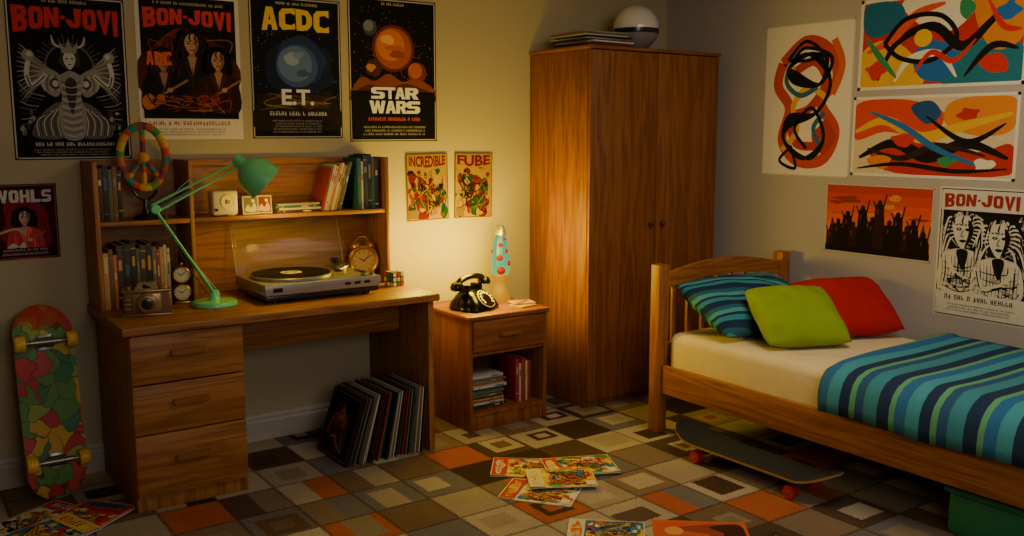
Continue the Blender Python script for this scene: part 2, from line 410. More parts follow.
# ---------------------------------------------------------------- nightstand
ns=root('nightstand',(2.52,3.98,0),'small oak nightstand with one drawer and open shelf','nightstand')
w,d,h=.50,.49,.615
g=Geo(); g.box((-.012,-.012,h-.024),(w+.012,d,h),0,.005); g.obj('top_board',[RX[0]],ns)
g=Geo(); g.box((0,0.004,0),(.022,d-.01,h-.0245),0,.002); g.box((w-.022,0.004,0),(w,d-.01,h-.0245),0,.002)
g.box((.0225,d-.03,.04),(w-.0225,d-.02,h-.0245),0,0)
g.box((.0225,.006,.40),(w-.0225,d-.031,.416),0,.001); g.box((.0225,.006,.075),(w-.0225,d-.031,.093),0,.001)
g.box((.0225,.012,0),(w-.0225,.03,.0745),0,.001)
g.obj('cabinet_frame',[RX[2]],ns)
g=Geo(); g.box((.024,-.004,.42),(w-.024,.016,h-.028),0,.004); g.box((.04,.0165,.43),(w-.04,.4,h-.04),0,0); dr=g.obj('drawer',[RX[0]],ns)
g=Geo(); g.prism([(-.06,-.012),(.06,-.012),(.068,0),(.06,.012),(-.06,.012),(-.068,0)],0,.02,0,T((w/2,-.004,.505))@RM('X',90),bev=.005); g.obj('handle',[HAND],dr)
# ---------------------------------------------------------------- wardrobe
wd=root('wardrobe',(3.285,3.955,0),'tall reddish oak wardrobe with two plain doors','wardrobe')
w,d,h=.995,.553,2.02
g=Geo(); g.box((0,.022,0),(.02,d,h-.02),0,.003); g.box((w-.02,.022,0),(w,d,h-.02),0,.003)
g.box((.0205,d-.012,.05),(w-.0205,d,h-.02),0,0); g.box((.0205,.03,.05),(w-.0205,d-.0125,.07),0,0)
g.box((.0205,.03,0),(w-.0205,.045,.05),0,.001)
g.obj('carcass',[RX[2]],wd)
g=Geo(); g.box((-.012,-.006,h-.02),(w+.012,d,h),0,.006); g.obj('top_board',[RX[0]],wd)
for x0,x1,kx in ((.002,w*.5-.002,w*.5-.045),(w*.5+.002,w-.002,w*.5+.045)):
    g=Geo(); g.box((x0,0,.045),(x1,.021,h-.024),0,.003); dd=g.obj('door',[RX[2]],wd)
    g=Geo(); g.lathe([(0,0),(.009,0),(.008,.012),(.015,.018),(.017,.025),(.012,.031),(0,.033)],0,22,T((kx,.0,1.03))@RM('X',90)); g.obj('knob',[pm('dark_wood_knob','#4a2812',.35)],dd)
# ---------------------------------------------------------------- bed
BX0,BX1=3.31,4.33; YH=3.45
bed=root('bed',(3.82,3.45,0),'pine single bed frame with slatted headboard','bed')
def bb(name,a,b,mat,bev=.006):
    g=Geo(); g.box((a[0]-3.82,a[1]-3.45,a[2]),(b[0]-3.82,b[1]-3.45,b[2]),0,bev); return g.obj(name,[mat],bed)
for x in (BX0,BX1-.07): bb('leg',(x,YH-.035,0),(x+.07,YH+.035,.885),BX[2],.008)
for x in (BX0,BX1-.07): bb('leg',(x,1.40,0),(x+.07,1.47,.55),BX[2],.008)
g=Geo(); n=24; top=[];bot=[]
xa,xb=BX0+.0705-3.82,BX1-.0705-3.82
for i in range(n+1):
    t=i/n; x=xa+(xb-xa)*t; a=math.sin(pi*t)**.8*.06
    top.append((x,.825+a)); bot.append((x,.755+a*.75))
g.prism(bot+top[::-1],-.018,.018,0,RM('X',90),bev=.004); hr=g.obj('headboard_rail',[BX[0]],bed)
bb('headboard_rail',(BX0+.0705,YH-.016,.40),(BX1-.0705,YH+.016,.47),BX[0])
for i in range(8):
    x=BX0+.12+i*(BX1-BX0-.24-.022)/7
    t=(x+.011-BX0-.07)/(BX1-BX0-.14)
    bb('slat',(x,YH-.009,.471),(x+.022,YH+.009,.757+math.sin(pi*t)**.8*.042),BX[2],.003)
for x in (BX0+.02,BX1-.045): bb('side_rail',(x,1.471,.215),(x+.025,YH-.0355,.365),BX[1],.005)
bb('footboard_rail',(BX0+.0705,1.42,.30),(BX1-.0705,1.45,.50),BX[0])
bb('slat_base',(BX0+.046,1.48,.235),(BX1-.046,YH-.04,.26),BX[0],.002)
def fabric(name,c,var=.08,sc=14,rough=.9,b_=.25):
    m,nt,b=newmat(name); co=objcoord(nt); n1=noise(nt,co,sc,4); n2=noise(nt,co,420,2)
    v=math_(nt,'MULTIPLY_ADD',n1,var*2,1-var)
    nt.links.new(mixc(nt,1.0,lin(c),v,'MULTIPLY'),b.inputs['Base Color']); b.inputs['Roughness'].default_value=rough
    b.inputs['Specular IOR Level'].default_value=.15
    h=math_(nt,'ADD',math_(nt,'MULTIPLY',n1,2.0),math_(nt,'MULTIPLY',n2,.15)); bump(nt,b,h,b_,.01); return m
SHEET=fabric('cream_sheet','#dcc796')
g=Geo(); g.box((BX0+.05-3.82,1.50-3.45,.262),(BX1-.05-3.82,YH-.045-3.45,.535),0,.05,seg=5)
tag(g.obj('mattress',[SHEET],None,(3.82,3.45,0),ang=80),'mattress with a fitted cream sheet on the bed frame','mattress')
def stripes(name,axes,cols,period,rot=0,warp=.012):
    m,nt,b=newmat(name)
    tc=N(nt,'ShaderNodeTexCoord'); mp=N(nt,'ShaderNodeMapping'); nt.links.new(tc.outputs['Object'],mp.inputs['Vector'])
    mp.inputs['Rotation'].default_value=(0,0,rot)
    sep=N(nt,'ShaderNodeSeparateXYZ'); nt.links.new(mp.outputs[0],sep.inputs[0])
    n1=noise(nt,tc.outputs['Object'],7,2)
    y=math_(nt,'MULTIPLY',n1,warp)
    for a in axes: y=math_(nt,'ADD',y,sep.outputs[a])
    f=math_(nt,'FRACT',math_(nt,'DIVIDE',math_(nt,'ADD',y,10),period)); c=ramp(nt,f,cols,True)
    n2=noise(nt,tc.outputs['Object'],420,2); v=math_(nt,'MULTIPLY_ADD',n2,.5,.75)
    nt.links.new(mixc(nt,1.0,c,v,'MULTIPLY'),b.inputs['Base Color']); b.inputs['Roughness'].default_value=.9
    b.inputs['Specular IOR Level'].default_value=.15
    bump(nt,b,n2,.3,.003); return m
DUV=stripes('striped_duvet_fabric',(1,),[(0,'#22334c'),(.15,'#3b8088'),(.33,'#2c5272'),(.44,'#5a9a6c'),(.51,'#22334c'),(.64,'#418e96'),(.80,'#316490'),(.93,'#5a9a6c')],.36,0,.008)
g=Geo(); prof=[]
x0=BX0-.012
prof=[(x0-.003,.375),(x0-.008,.42),(x0-.004,.47),(x0+.012,.515),(x0+.045,.548),(x0+.10,.560)]
nx=22
for i in range(1,nx+1): prof.append((x0+.10+(BX1-.02-x0-.10)*i/nx,.563))
ny=50; vs=[];fs=[]
for j in range(ny+1):
    for i,(x,z) in enumerate(prof):
        y=2.42-(2.42-1.49)*j/ny + .05*(i/len(prof))*(1-j/ny)
        dz=.005*math.sin(y*6+x*3)+.003*math.sin(x*9-y*5)
        if i<5: vs.append((x-3.82-.006*abs(math.sin(y*8+1))*(1-i/5)*1.0,y-3.45,z+.005*math.sin(y*9)*(1-i/5)))
        else: vs.append((x-3.82,y-3.45+.003*math.sin(x*7),z+.010+dz*.7+(-.016 if j==0 else (.008 if j<4 else 0))))
m_=len(prof)
for j in range(ny):
    for i in range(m_-1): a=j*m_+i; fs.append([a,a+m_,a+m_+1,a+1])
g.add(vs,fs); duv=g.obj('duvet',[DUV],None,(3.82,3.45,0),ang=180); tag(duv,'blue and teal striped duvet draped over the mattress','duvet')
sm=duv.modifiers.new('s','SOLIDIFY'); sm.thickness=.014; sm.offset=-1
def pillow(name,w,h,t,mat,loc,rot,label,seed):
    g=Geo(); n=30; rr=random.Random(seed); ph=[rr.uniform(0,6) for _ in range(5)]
    def row(sgn):
        vs=[]
        for j in range(n+1):
            for i in range(n+1):
                u=-1+2*i/n; v=-1+2*j/n
                cr=1-.075*(abs(u)*abs(v))**3
                x=w/2*u*(1-.055*(1-v*v)*abs(u))*cr; y=h/2*v*(1-.055*(1-u*u)*abs(v))*cr
                e=max(0,(1-abs(u)**2.2)*(1-abs(v)**2.2))**.5
                wr=1+.06*math.sin(5*u+ph[0]+3*v)+.05*math.sin(8*v+ph[1])*(.4+abs(u))+.035*math.sin(13*u+ph[2]+4*v)+.02*math.sin(21*v+ph[3])*abs(u)
                vs.append((x,y,sgn*t/2*e*wr))
        return vs
    A=row(1);B=row(-1);m=n+1
    bm=bmesh.new(); va=[bm.verts.new(v) for v in A]; vb=[bm.verts.new(v) for v in B]
    for j in range(n):
        for i in range(n):
            a=j*m+i; bm.faces.new([va[a],va[a+1],va[a+m+1],va[a+m]]); bm.faces.new([vb[a],vb[a+m],vb[a+m+1],vb[a+1]])
    bmesh.ops.remove_doubles(bm,verts=bm.verts,dist=1e-5)
    g.addbm(bm); o=g.obj(name,[mat],None,loc,rot,ang=180); return tag(o,label,'pillow')
D=math.radians
PST=stripes('striped_pillow_fabric',(1,),[(0,'#1c3448'),(.3,'#37868c'),(.5,'#21394f'),(.62,'#4f9890'),(.8,'#295f6c')],.13,.25)
pillow('pillow',.76,.46,.19,PST,(3.75,3.195,.676),(D(28),0,D(-3)),'dark teal striped pillow leaning on the headboard',1)
pillow('cushion',.45,.40,.18,fabric('green_fabric','#869c22',.1),(3.69,2.86,.672),(D(34),D(0),D(-25)),'square lime green cushion resting on the mattress',2)
pillow('cushion',.50,.41,.18,fabric('red_fabric','#aa1d14',.1),(4.075,2.86,.678),(D(33),D(-2),D(-24)),'square red cushion resting against the wall',3)
# ---------------------------------------------------------------- box under bed
GB=pm('green_plastic','#1d6e48',.4)
sb=root('storage_box',(3.66,1.60,0),'green plastic storage box under the bed','storage box')
g=Geo(); g.box((-.26,-.28,0),(.26,.28,.165),0,.012); g.obj('box_body',[GB],sb)
g=Geo(); g.box((-.275,-.295,.1655),(.275,.295,.19),0,.008); g.obj('lid',[GB],sb)
# ---------------------------------------------------------------- skateboards
def skateboard(mt,mb,mw,mtk,L=.80,Wd=.205,WR=.030,WY=.082):
    g=Geo(); n=48; m=8; vs=[]
    def half(s):
        s=abs(s)*L/2; r=Wd/2; e=L/2-r*1.15
        return Wd/2 if s<e else Wd/2*math.sqrt(max(0,1-((s-e)/(r*1.15))**2))
    def zk(s):
        s=abs(s); return .055*max(0,(s-.66)/.34)**1.4
    SS=[-math.cos(pi*i/n) for i in range(n+1)]
    for sgn in (0,1):
        for s in SS:
            w=max(half(s),.004)
            for k in range(m+1):
                q=-1+2*k/m
                vs.append((s*L/2,w*q,zk(s)+.006*q*q-(.011 if sgn else 0)))
    S=(n+1)*(m+1)
    ft=[];fb=[];fe=[]
    for i in range(n):
        for k in range(m):
            a=i*(m+1)+k; ft.append([a,a+m+1,a+m+2,a+1]); fb.append([S+a,S+a+1,S+a+m+2,S+a+m+1])
        for k in (0,m):
            a=i*(m+1)+k; q=[a,S+a,S+a+m+1,a+m+1]; fe.append(q if k==0 else q[::-1])
    for i in (0,n):
        for k in range(m):
            a=i*(m+1)+k; q=[a,a+1,S+a+1,S+a]; fe.append(q if i==0 else q[::-1])
    g.add(vs,ft,0)
    for q in fb: g.f.append(q);g.m.append(1);g.c.append(g.col)
    for q in fe: g.f.append(q);g.m.append(2);g.c.append(g.col)
    parts=[('deck',g,[mt,mb,pm('maple_ply','#a8793f',.5)])]
    for sx in (-1,1):
        t=Geo(); xx=sx*L*.30
        t.box((xx-.035,-.028,-.018),(xx+.035,.028,-.011),0,.002)
        t.prism([(-.022,-.018),(.022,-.018),(.008,-.05),(-.008,-.05)],-.035,.035,0,T((xx,0,0))@RM('X',90))
        t.cyl(.006,-WY,WY,0,12,M=T((xx,0,-.052))@RM('X',90)); t.cyl(.012,-.06,.06,0,12,M=T((xx,0,-.047))@RM('X',90))
        parts.append(('truck',t,[mtk]))
        for sy in (-1,1):
            w=Geo(); r=WR
            w.lathe([(0,-.018),(r*.5,-.02),(r*.9,-.02),(r,-.012),(r,.012),(r*.9,.02),(r*.5,.02),(r*.45,.016),(0,.016)],0,24,T((xx,sy*WY,-.058))@RM('X',90))
            w.cyl(.008,-.022,.022,1,10,M=T((xx,sy*WY,-.058))@RM('X',90))
            parts.append(('wheel',w,[mw,mtk]))
    return parts
STEEL=pm('brushed_steel','#8d8d8d',.35,.9)
GRIP=pm('grip_tape','#141312',.85,bmp=.4)
def graphic():
    m,nt,b=newmat('skate_graphic'); co=objcoord(nt,(1,1.15,1))
    wp=N(nt,'ShaderNodeTexNoise'); nt.links.new(co,wp.inputs['Vector']); wp.inputs['Scale'].default_value=11; wp.inputs['Detail'].default_value=1
    va=N(nt,'ShaderNodeVectorMath',operation='MULTIPLY_ADD'); nt.links.new(wp.outputs['Color'],va.inputs[0]); va.inputs[1].default_value=(.16,.16,.0); nt.links.new(co,va.inputs[2])
    vo=N(nt,'ShaderNodeTexVoronoi',voronoi_dimensions='2D'); nt.links.new(va.outputs[0],vo.inputs['Vector']); vo.inputs['Scale'].default_value=15
    sep=N(nt,'ShaderNodeSeparateColor'); nt.links.new(vo.outputs['Color'],sep.inputs[0])
    c=ramp(nt,sep.outputs[0],[(0,'#b23a3a'),(.26,'#c2a03a'),(.44,'#5a8a48'),(.64,'#b84848'),(.78,'#8f9e4a'),(.90,'#3f7a55')],True)
    ve=N(nt,'ShaderNodeTexVoronoi',feature='DISTANCE_TO_EDGE',voronoi_dimensions='2D'); nt.links.new(va.outputs[0],ve.inputs['Vector']); ve.inputs['Scale'].default_value=15
    c=mixc(nt,math_(nt,'MULTIPLY',math_(nt,'LESS_THAN',ve.outputs['Distance'],.035),.75),c,lin('#4a1f18'))
    sx=N(nt,'ShaderNodeSeparateXYZ'); nt.links.new(co,sx.inputs[0])
    k=math_(nt,'GREATER_THAN',math_(nt,'ADD',sx.outputs[0],math_(nt,'MULTIPLY',wp.outputs['Fac'],.12)),.39)
    c=mixc(nt,math_(nt,'MULTIPLY',k,.85),c,lin('#a83a2e'))
    nt.links.new(c,b.inputs['Base Color']); b.inputs['Roughness'].default_value=.55; b.inputs['Specular IOR Level'].default_value=.25; return m
pts=skateboard(GRIP,pm('deck_underside','#3a2418',.5),pm('red_wheel','#b01e16',.4),STEEL,.90,.21)
k=root('skateboard',(3.245,2.72,.0),'black grip-tape skateboard with red wheels on the carpet','skateboard',(0,0,D(91)))
for nme,gg,ms in pts: o=gg.obj(nme,ms,k,(0,0,.0885))
pts=skateboard(GRIP,graphic(),pm('yellow_wheel','#d8a820',.4),STEEL,.84,.235,.034,.100)
X=Vector((0,.235,.972)).normalized(); Z=Vector((0,X.z,-X.y)); Y=Z.cross(X)
Mx=Matrix((X,Y,Z)).transposed()
k=root('skateboard',(.605,4.30,.417),'colourful graphic skateboard with yellow wheels leaning on wall','skateboard')
k.rotation_euler=Mx.to_euler()
for nme,gg,ms in pts: gg.obj(nme,ms,k,(0,0,0))
# ---------------------------------------------------------------- books
PAGES=pm('book_pages','#b8aa8a',.8,var=.2,scale=150)
BCOL={'black':'#1c1713','dark brown':'#3b2416','brown':'#6b4526','tan':'#a9824f','cream':'#b5a67d','red':'#8f2a1e','teal':'#1f5a5c','navy':'#1d2a4a','white':'#b5ac98','olive':'#4f5530','grey':'#5d5a55','green':'#2f6a48','orange':'#b5622a','yellow':'#b8922f'}
BANDS=['#b08f4a','#8a3a28','#7a7364','#c2b48c','#3a5560']
def book(loc,th,h,d,col,rot=(0,0,0),group=None,extra='hardcover book'):
    g=Geo(); c=.002; band=BANDS[R.randrange(5)]
    g.box((0,0,0),(th,c*1.5,h),0,.0012); g.box((0,0,0),(c,d,h),0,.0008); g.box((th-c,0,0),(th,d,h),0,.0008)
    g.box((c,c,.004),(th-c,d-.004,h-.004),1,0)
    a0=R.uniform(.5,.68); g.box((th*.25,-.0006,h*a0),(th*.75,.0004,h*(a0+R.uniform(.1,.25))),2,0)
    if R.random()<.6: q=R.uniform(.08,.2); g.box((.001,-.0006,h*q),(th-.001,.0004,h*(q+.02)),2,0)
    if R.random()<.5: g.box((.001,-.0006,h*.90),(th-.001,.0004,h*.92),2,0)
    o=g.obj('book',[pm('cover_'+col.replace(' ','_'),BCOL[col],.55),PAGES,pm('spine_band_'+band[1:],band,.5)],None,loc,rot)
    return tag(o,('%s %s'%(col,extra)),'book',group)
x=.846
for col,th,h in [('tan',.022,.25),('brown',.018,.265),('orange',.014,.24),('dark brown',.026,.28),('black',.03,.285),('black',.022,.29),('olive',.014,.262),('dark brown',.026,.275),('black',.024,.285),('grey',.018,.265),('red',.012,.255),('tan',.016,.262),('cream',.012,.27),('cream',.014,.255)]:
    book((x,4.285,ZT+.0005),th,h,.17,col,group='books in the lower hutch bay',extra='hardcover book standing in the lower hutch bay'); x+=th+.001
x=.846
for col,th,h in [('dark brown',.020,.23),('black',.022,.24),('olive',.016,.225),('brown',.018,.235),('black',.018,.22)]:
    book((x,4.30,SZ+.0005),th,h,.16,col,group='books in the upper hutch bay',extra='hardcover book standing in the upper hutch bay'); x+=th+.001
x=1.862; LA=16
for i,(col,th,h) in enumerate([('red',.012,.215),('white',.012,.232),('cream',.010,.225),('orange',.012,.235),('white',.013,.24),('tan',.012,.228),('olive',.012,.235),('grey',.012,.245)]):
    book((x,4.29,SZ+.001+th*math.sin(D(LA))),th,h,.165,col,(0,D(LA),0),group='leaning books on the hutch shelf',extra='book leaning in a row on hutch shelf'); x+=th/math.cos(D(LA))+.001
x=2.060
for col,th,h in [('teal',.020,.255),('cream',.010,.24),('navy',.024,.27),('black',.020,.275),('teal',.016,.262),('dark brown',.020,.25)]:
    book((x,4.29,SZ+.0005),th,h,.165,col,group='leaning books on the hutch shelf',extra='book standing upright on hutch shelf'); x+=th+.001
z=SZ+.0008
for col,th,dx in [('dark brown',.012,0),('cream',.010,.01),('teal',.010,-.005),('tan',.009,.004)]:
    book((1.635+dx,4.285,z+th),th,.215,.16,col,(0,D(90),0),group='flat stack on the hutch shelf',extra='book lying in a flat stack'); z+=th+.001
z=.0935
for i,col in enumerate(['grey','black','white','red','tan','dark brown','olive','cream','teal','black','white','orange','cream','grey','white']):
    th=[.012,.009,.014,.008][i%4]
    dx=R.uniform(-.012,.012)
    book((2.56+dx,4.02+R.uniform(0,.03),z+th),th,.21+R.uniform(-.01,.01),.17,col,(0,D(90),0),group='magazine stack in the nightstand',extra='magazine stacked inside the nightstand'); z+=th+.001
for col,xx,th in [('red',2.86,.022),('white',2.884,.012),('red',2.898,.026),('cream',2.926,.014),('red',2.942,.018)]:
    book((xx,4.05,.0935),th,.225+R.uniform(-.02,.02),.17,col,group='upright books in the nightstand',extra='paperback standing inside the nightstand')
# ---------------------------------------------------------------- items on desk
LG=pm('mint_green_enamel','#6ccc84',.3,coat=.4,var=.05)
lp=root('desk_lamp',(1.275,4.145,ZT),'mint green enamel articulated desk lamp on the desk','desk lamp')
O=Vector((1.275,4.17,ZT))
def L_(p): return Vector(p)-O
g=Geo(); g.lathe([(0,0),(.096,0),(.1,.004),(.1,.014),(.094,.022),(.03,.026),(.024,.034),(.02,.06),(0,.062)],0,40); g.obj('base',[LG],lp)
a=L_((1.278,4.17,.835)); j=L_((1.045,4.17,1.215)); e=L_((1.398,4.12,1.405))
g=Geo()
for dy in (-.012,.012): g.tube([a+Vector((0,dy,0)),j+Vector((0,dy,0))],.0055,0,8)
g.tube([a+(j-a)*.04+Vector((.018,0,0)),a+(j-a)*.45],.006,1,8)
g.obj('lower_arm',[LG,STEEL],lp)
g=Geo()
for dz in (-.0,.028): g.tube([j+Vector((-.02*(dz>0),0,dz)),e+Vector((0,0,dz*.9))],.0055,0,8)
g.tube([j+(e-j)*.03+Vector((0,0,.01)),j+(e-j)*.42+Vector((0,0,.012))],.006,1,8)
g.obj('upper_arm',[LG,STEEL],lp)
for q in (a,j+Vector((-.005,0,.012)),e+Vector((.0,0,.012))):
    g=Geo(); g.cyl(.02,-.016,.016,0,20,.003,align(q,(0,1,0))); g.obj('joint',[LG],lp)
dirv=Vector((.120,-.04,-.115)).normalized(); hp=L_((1.407,4.112,1.418))
Ms=align(hp,dirv)@Matrix.Scale(.95,4)
g=Geo(); out_=[(0,-.045),(.018,-.045),(.024,-.038),(.026,-.005),(.032,.002),(.056,.018),(.075,.044),(.087,.08),(.093,.12),(.095,.142)]
inn=[(.092,.142),(.089,.12),(.083,.082),(.071,.048),(.052,.023),(.03,.008),(0,.006)]
g.lathe(out_+inn,0,40,Ms); g.obj('lamp_shade',[LG],lp)
g=Geo(); g.sphere(.028,0,Ms@T((0,0,.075))); g.cyl(.013,.01,.055,1,16,M=Ms); g.obj('bulb',[pm('bulb_glass','#e8dcc0',.2,emis='#ffd27a',es=1.5),STEEL],lp)
g=Geo(); g.tube(smoothpts([L_((1.398,4.12,1.44)),L_((1.25,4.16,1.39)),L_((1.10,4.19,1.25)),L_((1.12,4.2,1.08)),L_((1.25,4.2,.84))]),.0025,0,6); g.obj('cord',[BLK],lp)
# turntable
SIL=pm('silver_plastic','#98928a',.38,.4)
tt=root('turntable',(1.745,4.20,ZT),'silver record player with clear lid open on desk','record player')
g=Geo(); g.box((-.280,-.190,.015),(.280,.190,.038),1,.005); g.box((-.288,-.198,.039),(.288,.198,.090),0,.006)
g.box((-.25,-.2,.054),(-.205,-.197,.074),1,.001)
for i in range(3): g.box((.10+i*.05,-.2,.058),(.13+i*.05,-.197,.072),1,.001)
g.obj('plinth',[SIL,BLK],tt)
for sx in (-.23,.23):
    for sy in (-.15,.15): g=Geo(); g.cyl(.022,0,.015,0,20,.002,T((sx,sy,0))); g.obj('foot',[BLK],tt)
g=Geo(); g.cyl(.188,.0905,.108,0,56,.003,T((-.085,0,0))); g.obj('platter',[SIL],tt)
g=Geo(); g.lathe([(0,.0905),(.035,.0905),(.035,.108),(.02,.12),(0,.12)],0,24,T((.215,.11,0)))
g.tube(smoothpts([(.215,.165,.126),(.215,.11,.128),(.20,0,.126),(.175,-.06,.124),(.110,-.105,.118)]),.0055,0,8)
g.box((.09,-.128,.112),(.12,-.095,.122),1,.002); g.cyl(.016,-.018,.018,1,16,M=align((.215,.168,.126),(0,1,0)))
g.obj('tonearm',[STEEL,BLK],tt)
for i in range(2): g=Geo(); g.cyl(.012,.0905,.103,0,16,.002,T((.252-.045*i,-.17,0))); g.obj('knob',[STEEL],tt)
g=Geo(); g.box((.252,-.09,.0905),(.268,.03,.095),0,.001); g.obj('pitch_slider',[BLK],tt)
GL=pm('clear_acrylic','#cfc8b4',.06,0,.04,alpha=.06,coat=.8)
EDGE=pm('acrylic_edge','#a89a74',.2,coat=.5)
hw=.280;hd=.262;hh=.035;t=.003
Mh=T((-.0,.165,.096))@RM('X',-108)
lid=Geo(); lid.box((-hw,-hd,hh-t),(hw,0,hh),0,.001,Mh); lid.box((-hw,-hd,0),(-hw+t,0,hh-t),0,0,Mh); lid.box((hw-t,-hd,0),(hw,0,hh-t),0,0,Mh); lid.box((-hw+t,-hd,0),(hw-t,-hd+t,hh-t),0,0,Mh)
dc_=lid.obj('dust_cover',[GL],tt)
g=Geo()
q=[Mh@Vector(p) for p in ((-hw,0,hh),(-hw,-hd,hh),(hw,-hd,hh),(hw,0,hh))]
for i in range(4): g.tube([q[i],q[(i+1)%4]],.002,0,6)
g.obj('edge_trim',[EDGE],dc_)
LBL=pm('cream_label','#d8c79a',.6)
g=Geo(); VIN=pm('vinyl_black','#070606',.42)
VIN.node_tree.nodes['Principled BSDF'].inputs['Specular IOR Level'].default_value=.25
g.lathe([(.003,0),(.184,0),(.184,.0022),(.05,.0022),(.003,.0022),(.003,0)],0,64)
for rr in (.175,.16,.145,.13,.115,.10,.085,.07): g.lathe([(rr,.00225),(rr+.001,.0026),(rr+.002,.00225)],0,56)
g.lathe([(.003,.0024),(.050,.0024),(.050,.0030),(.003,.0030)],1,40); g.lathe([(.02,.0031),(.03,.0031),(.03,.0033),(.02,.0033)],2,30)
tag(g.obj('vinyl_record',[VIN,LBL,pm('cover_red','#8f2a1e')],None,(1.66,4.20,ZT+.1085)),'black vinyl record with cream label on the turntable','record')
# alarm clock
COP=pm('brass_gold','#b8843a',.35,.75); BRASS=pm('brass','#a98235',.3,.9)
ac=root('alarm_clock',(2.117,4.372,ZT),'brass twin bell alarm clock standing on the desk','clock',(0,0,D(-12)))
def facecanvas(g,r,M,mi_face,mi_dark,hands=((.55,60),(.75,-50))):
    g.cyl(r,0,.002,mi_face,36,.0003,M)
    for i in range(12):
        a=i*pi/6; m=M@RM('Z',math.degrees(a)); g.box((-r*.03,r*.74,.002),(r*.03,r*.92,.0028),mi_dark,0,m)
    for l,an in hands: g.box((-r*.04,-r*.1,.003),(r*.04,r*l,.0036),mi_dark,0,M@RM('Z',an))
Mf=T((0,-.024,.115))@RM('X',90)
g=Geo(); g.lathe([(0,-.048),(.066,-.048),(.076,-.04),(.079,-.01),(.079,.0),(.079,.004),(.072,.010),(.060,.004),(.058,.0),(0,.0)],0,44,Mf@T((0,0,.004)))
for sx in (-1,1): g.tube([(sx*.035,0,.055),(sx*.06,-.004,.0)],.006,0,8)
g.obj('clock_body',[COP],ac)
g=Geo(); facecanvas(g,.058,Mf@T((0,0,.0045)),0,1); g.obj('clock_face',[pm('amber_dial','#b8924e',.5),BLK],ac)
for sx in (-1,1):
    g=Geo(); mm=T((sx*.036,0,.188))@RM('Y',sx*25); g.lathe([(0,.024),(.014,.022),(.026,.012),(.03,0),(.027,0),(.02,.012),(0,.018)],0,24,mm); g.tube([mm@Vector((0,0,0)),mm@Vector((0,0,-.015))],.003,0,6); g.obj('bell',[COP],ac)
g=Geo(); g.tube(smoothpts([(-.034,0,.21),(-.02,0,.230),(0,0,.236),(.02,0,.230),(.034,0,.21)]),.003,0,8); g.obj('handle',[COP],ac)
# colour cube
g=Geo(); s=.024; cols=['#b8231b','#2d6a3a','#c9a227','#c9c2b4','#28478f','#bf5a1c']
mats=[BLK]+[pm('sticker_%d'%i,c,.4) for i,c in enumerate(cols)]
for ix in range(3):
    for iy in range(3):
        for iz in range(3): g.box((ix*s+.0004,iy*s+.0004,iz*s+.0004),((ix+1)*s-.0004,(iy+1)*s-.0004,(iz+1)*s-.0004),0,.0015)
for i_ in range(3):
    for j_ in range(3):
        a0,a1=i_*s+.003,(i_+1)*s-.003; b0,b1=j_*s+.003,(j_+1)*s-.003
        g.box((a0,-.0006,b0),(a1,.0003,b1),1+R.randrange(6),0); g.box((-.0006,a0,b0),(.0003,a1,b1),1+R.randrange(6),0); g.box((a0,b0,3*s-.0003),(a1,b1,3*s+.0006),1+R.randrange(6),0)
        g.box((3*s-.0003,a0,b0),(3*s+.0006,a1,b1),1+R.randrange(6),0)
tag(g.obj('puzzle_cube',mats,None,(2.165,4.13,ZT+.0005),(0,0,D(12))),'small coloured twisting puzzle cube on the desk','toy')
# box camera
cm=root('camera',(.975,4.10,ZT),'vintage brown leather camera with brass lens on the desk','camera',(0,0,D(-14)))
LEA=pm('brown_leather','#6a4527',.5,bmp=.3,scale=60); AGM=pm('aged_metal','#9a7f55',.35,.7)
g=Geo(); g.box((-.096,-.036,0),(.096,.040,.104),0,.012,seg=3); g.box((-.098,-.038,.100),(.098,.042,.110),1,.003); g.box((-.098,-.038,0),(.098,.042,.008),1,.003)
g.prism([(-.046,.110),(-.032,.140),(.032,.140),(.046,.110)],-.028,.030,1,RM('X',90),bev=.004)
g.box((-.056,-.0385,.018),(.056,-.035,.094),1,.004)
for zz in (.03,.05,.07): g.box((-.093,-.0375,zz),(-.062,-.0355,zz+.004),1,.001)
g.obj('camera_body',[LEA,AGM],cm)
g=Geo(); M2=T((0,-.038,.055))@RM('X',90); g.lathe([(0,0),(.044,0),(.044,.012),(.040,.014),(.040,.024),(.036,.026),(.036,.040),(.030,.042),(.027,.034),(0,.034)],0,40,M2); g.lathe([(0,.0342),(.016,.037),(.024,.0345)],1,28,M2); g.obj('lens',[AGM,BLK],cm)
g=Geo(); g.box((-.014,-.031,.116),(.014,-.028,.134),0,.002); g.obj('viewfinder',[BLK],cm)
for sx,rr in ((-.07,.014),(.066,.017)): g=Geo(); g.cyl(rr,.1095,.124,0,22,.002,T((sx,0,0))); g.obj('knob',[AGM],cm)
# stacked double dial clock
dc=root('desk_clock',(1.172,4.275,ZT),'brass desk clock with two round dials','clock',(0,0,D(-18)))
g=Geo(); g.box((-.035,-.022,0),(.035,.022,.014),0,.004)
for zz in (.052,.132): g.lathe([(0,-.024),(.034,-.024),(.039,-.018),(.039,.0),(.034,.003),(.033,0),(0,0)],0,36,T((0,-.012,zz))@RM('X',90))
g.tube([(0,0,.01),(0,0,.175)],.005,0,8); g.sphere(.009,0,T((0,0,.18))); g.obj('clock_frame',[BRASS],dc)
for zz in (.052,.132):
    g=Geo(); facecanvas(g,.033,T((0,-.0118,zz))@RM('X',90),0,1); g.obj('clock_face',[LBL,BLK],dc)
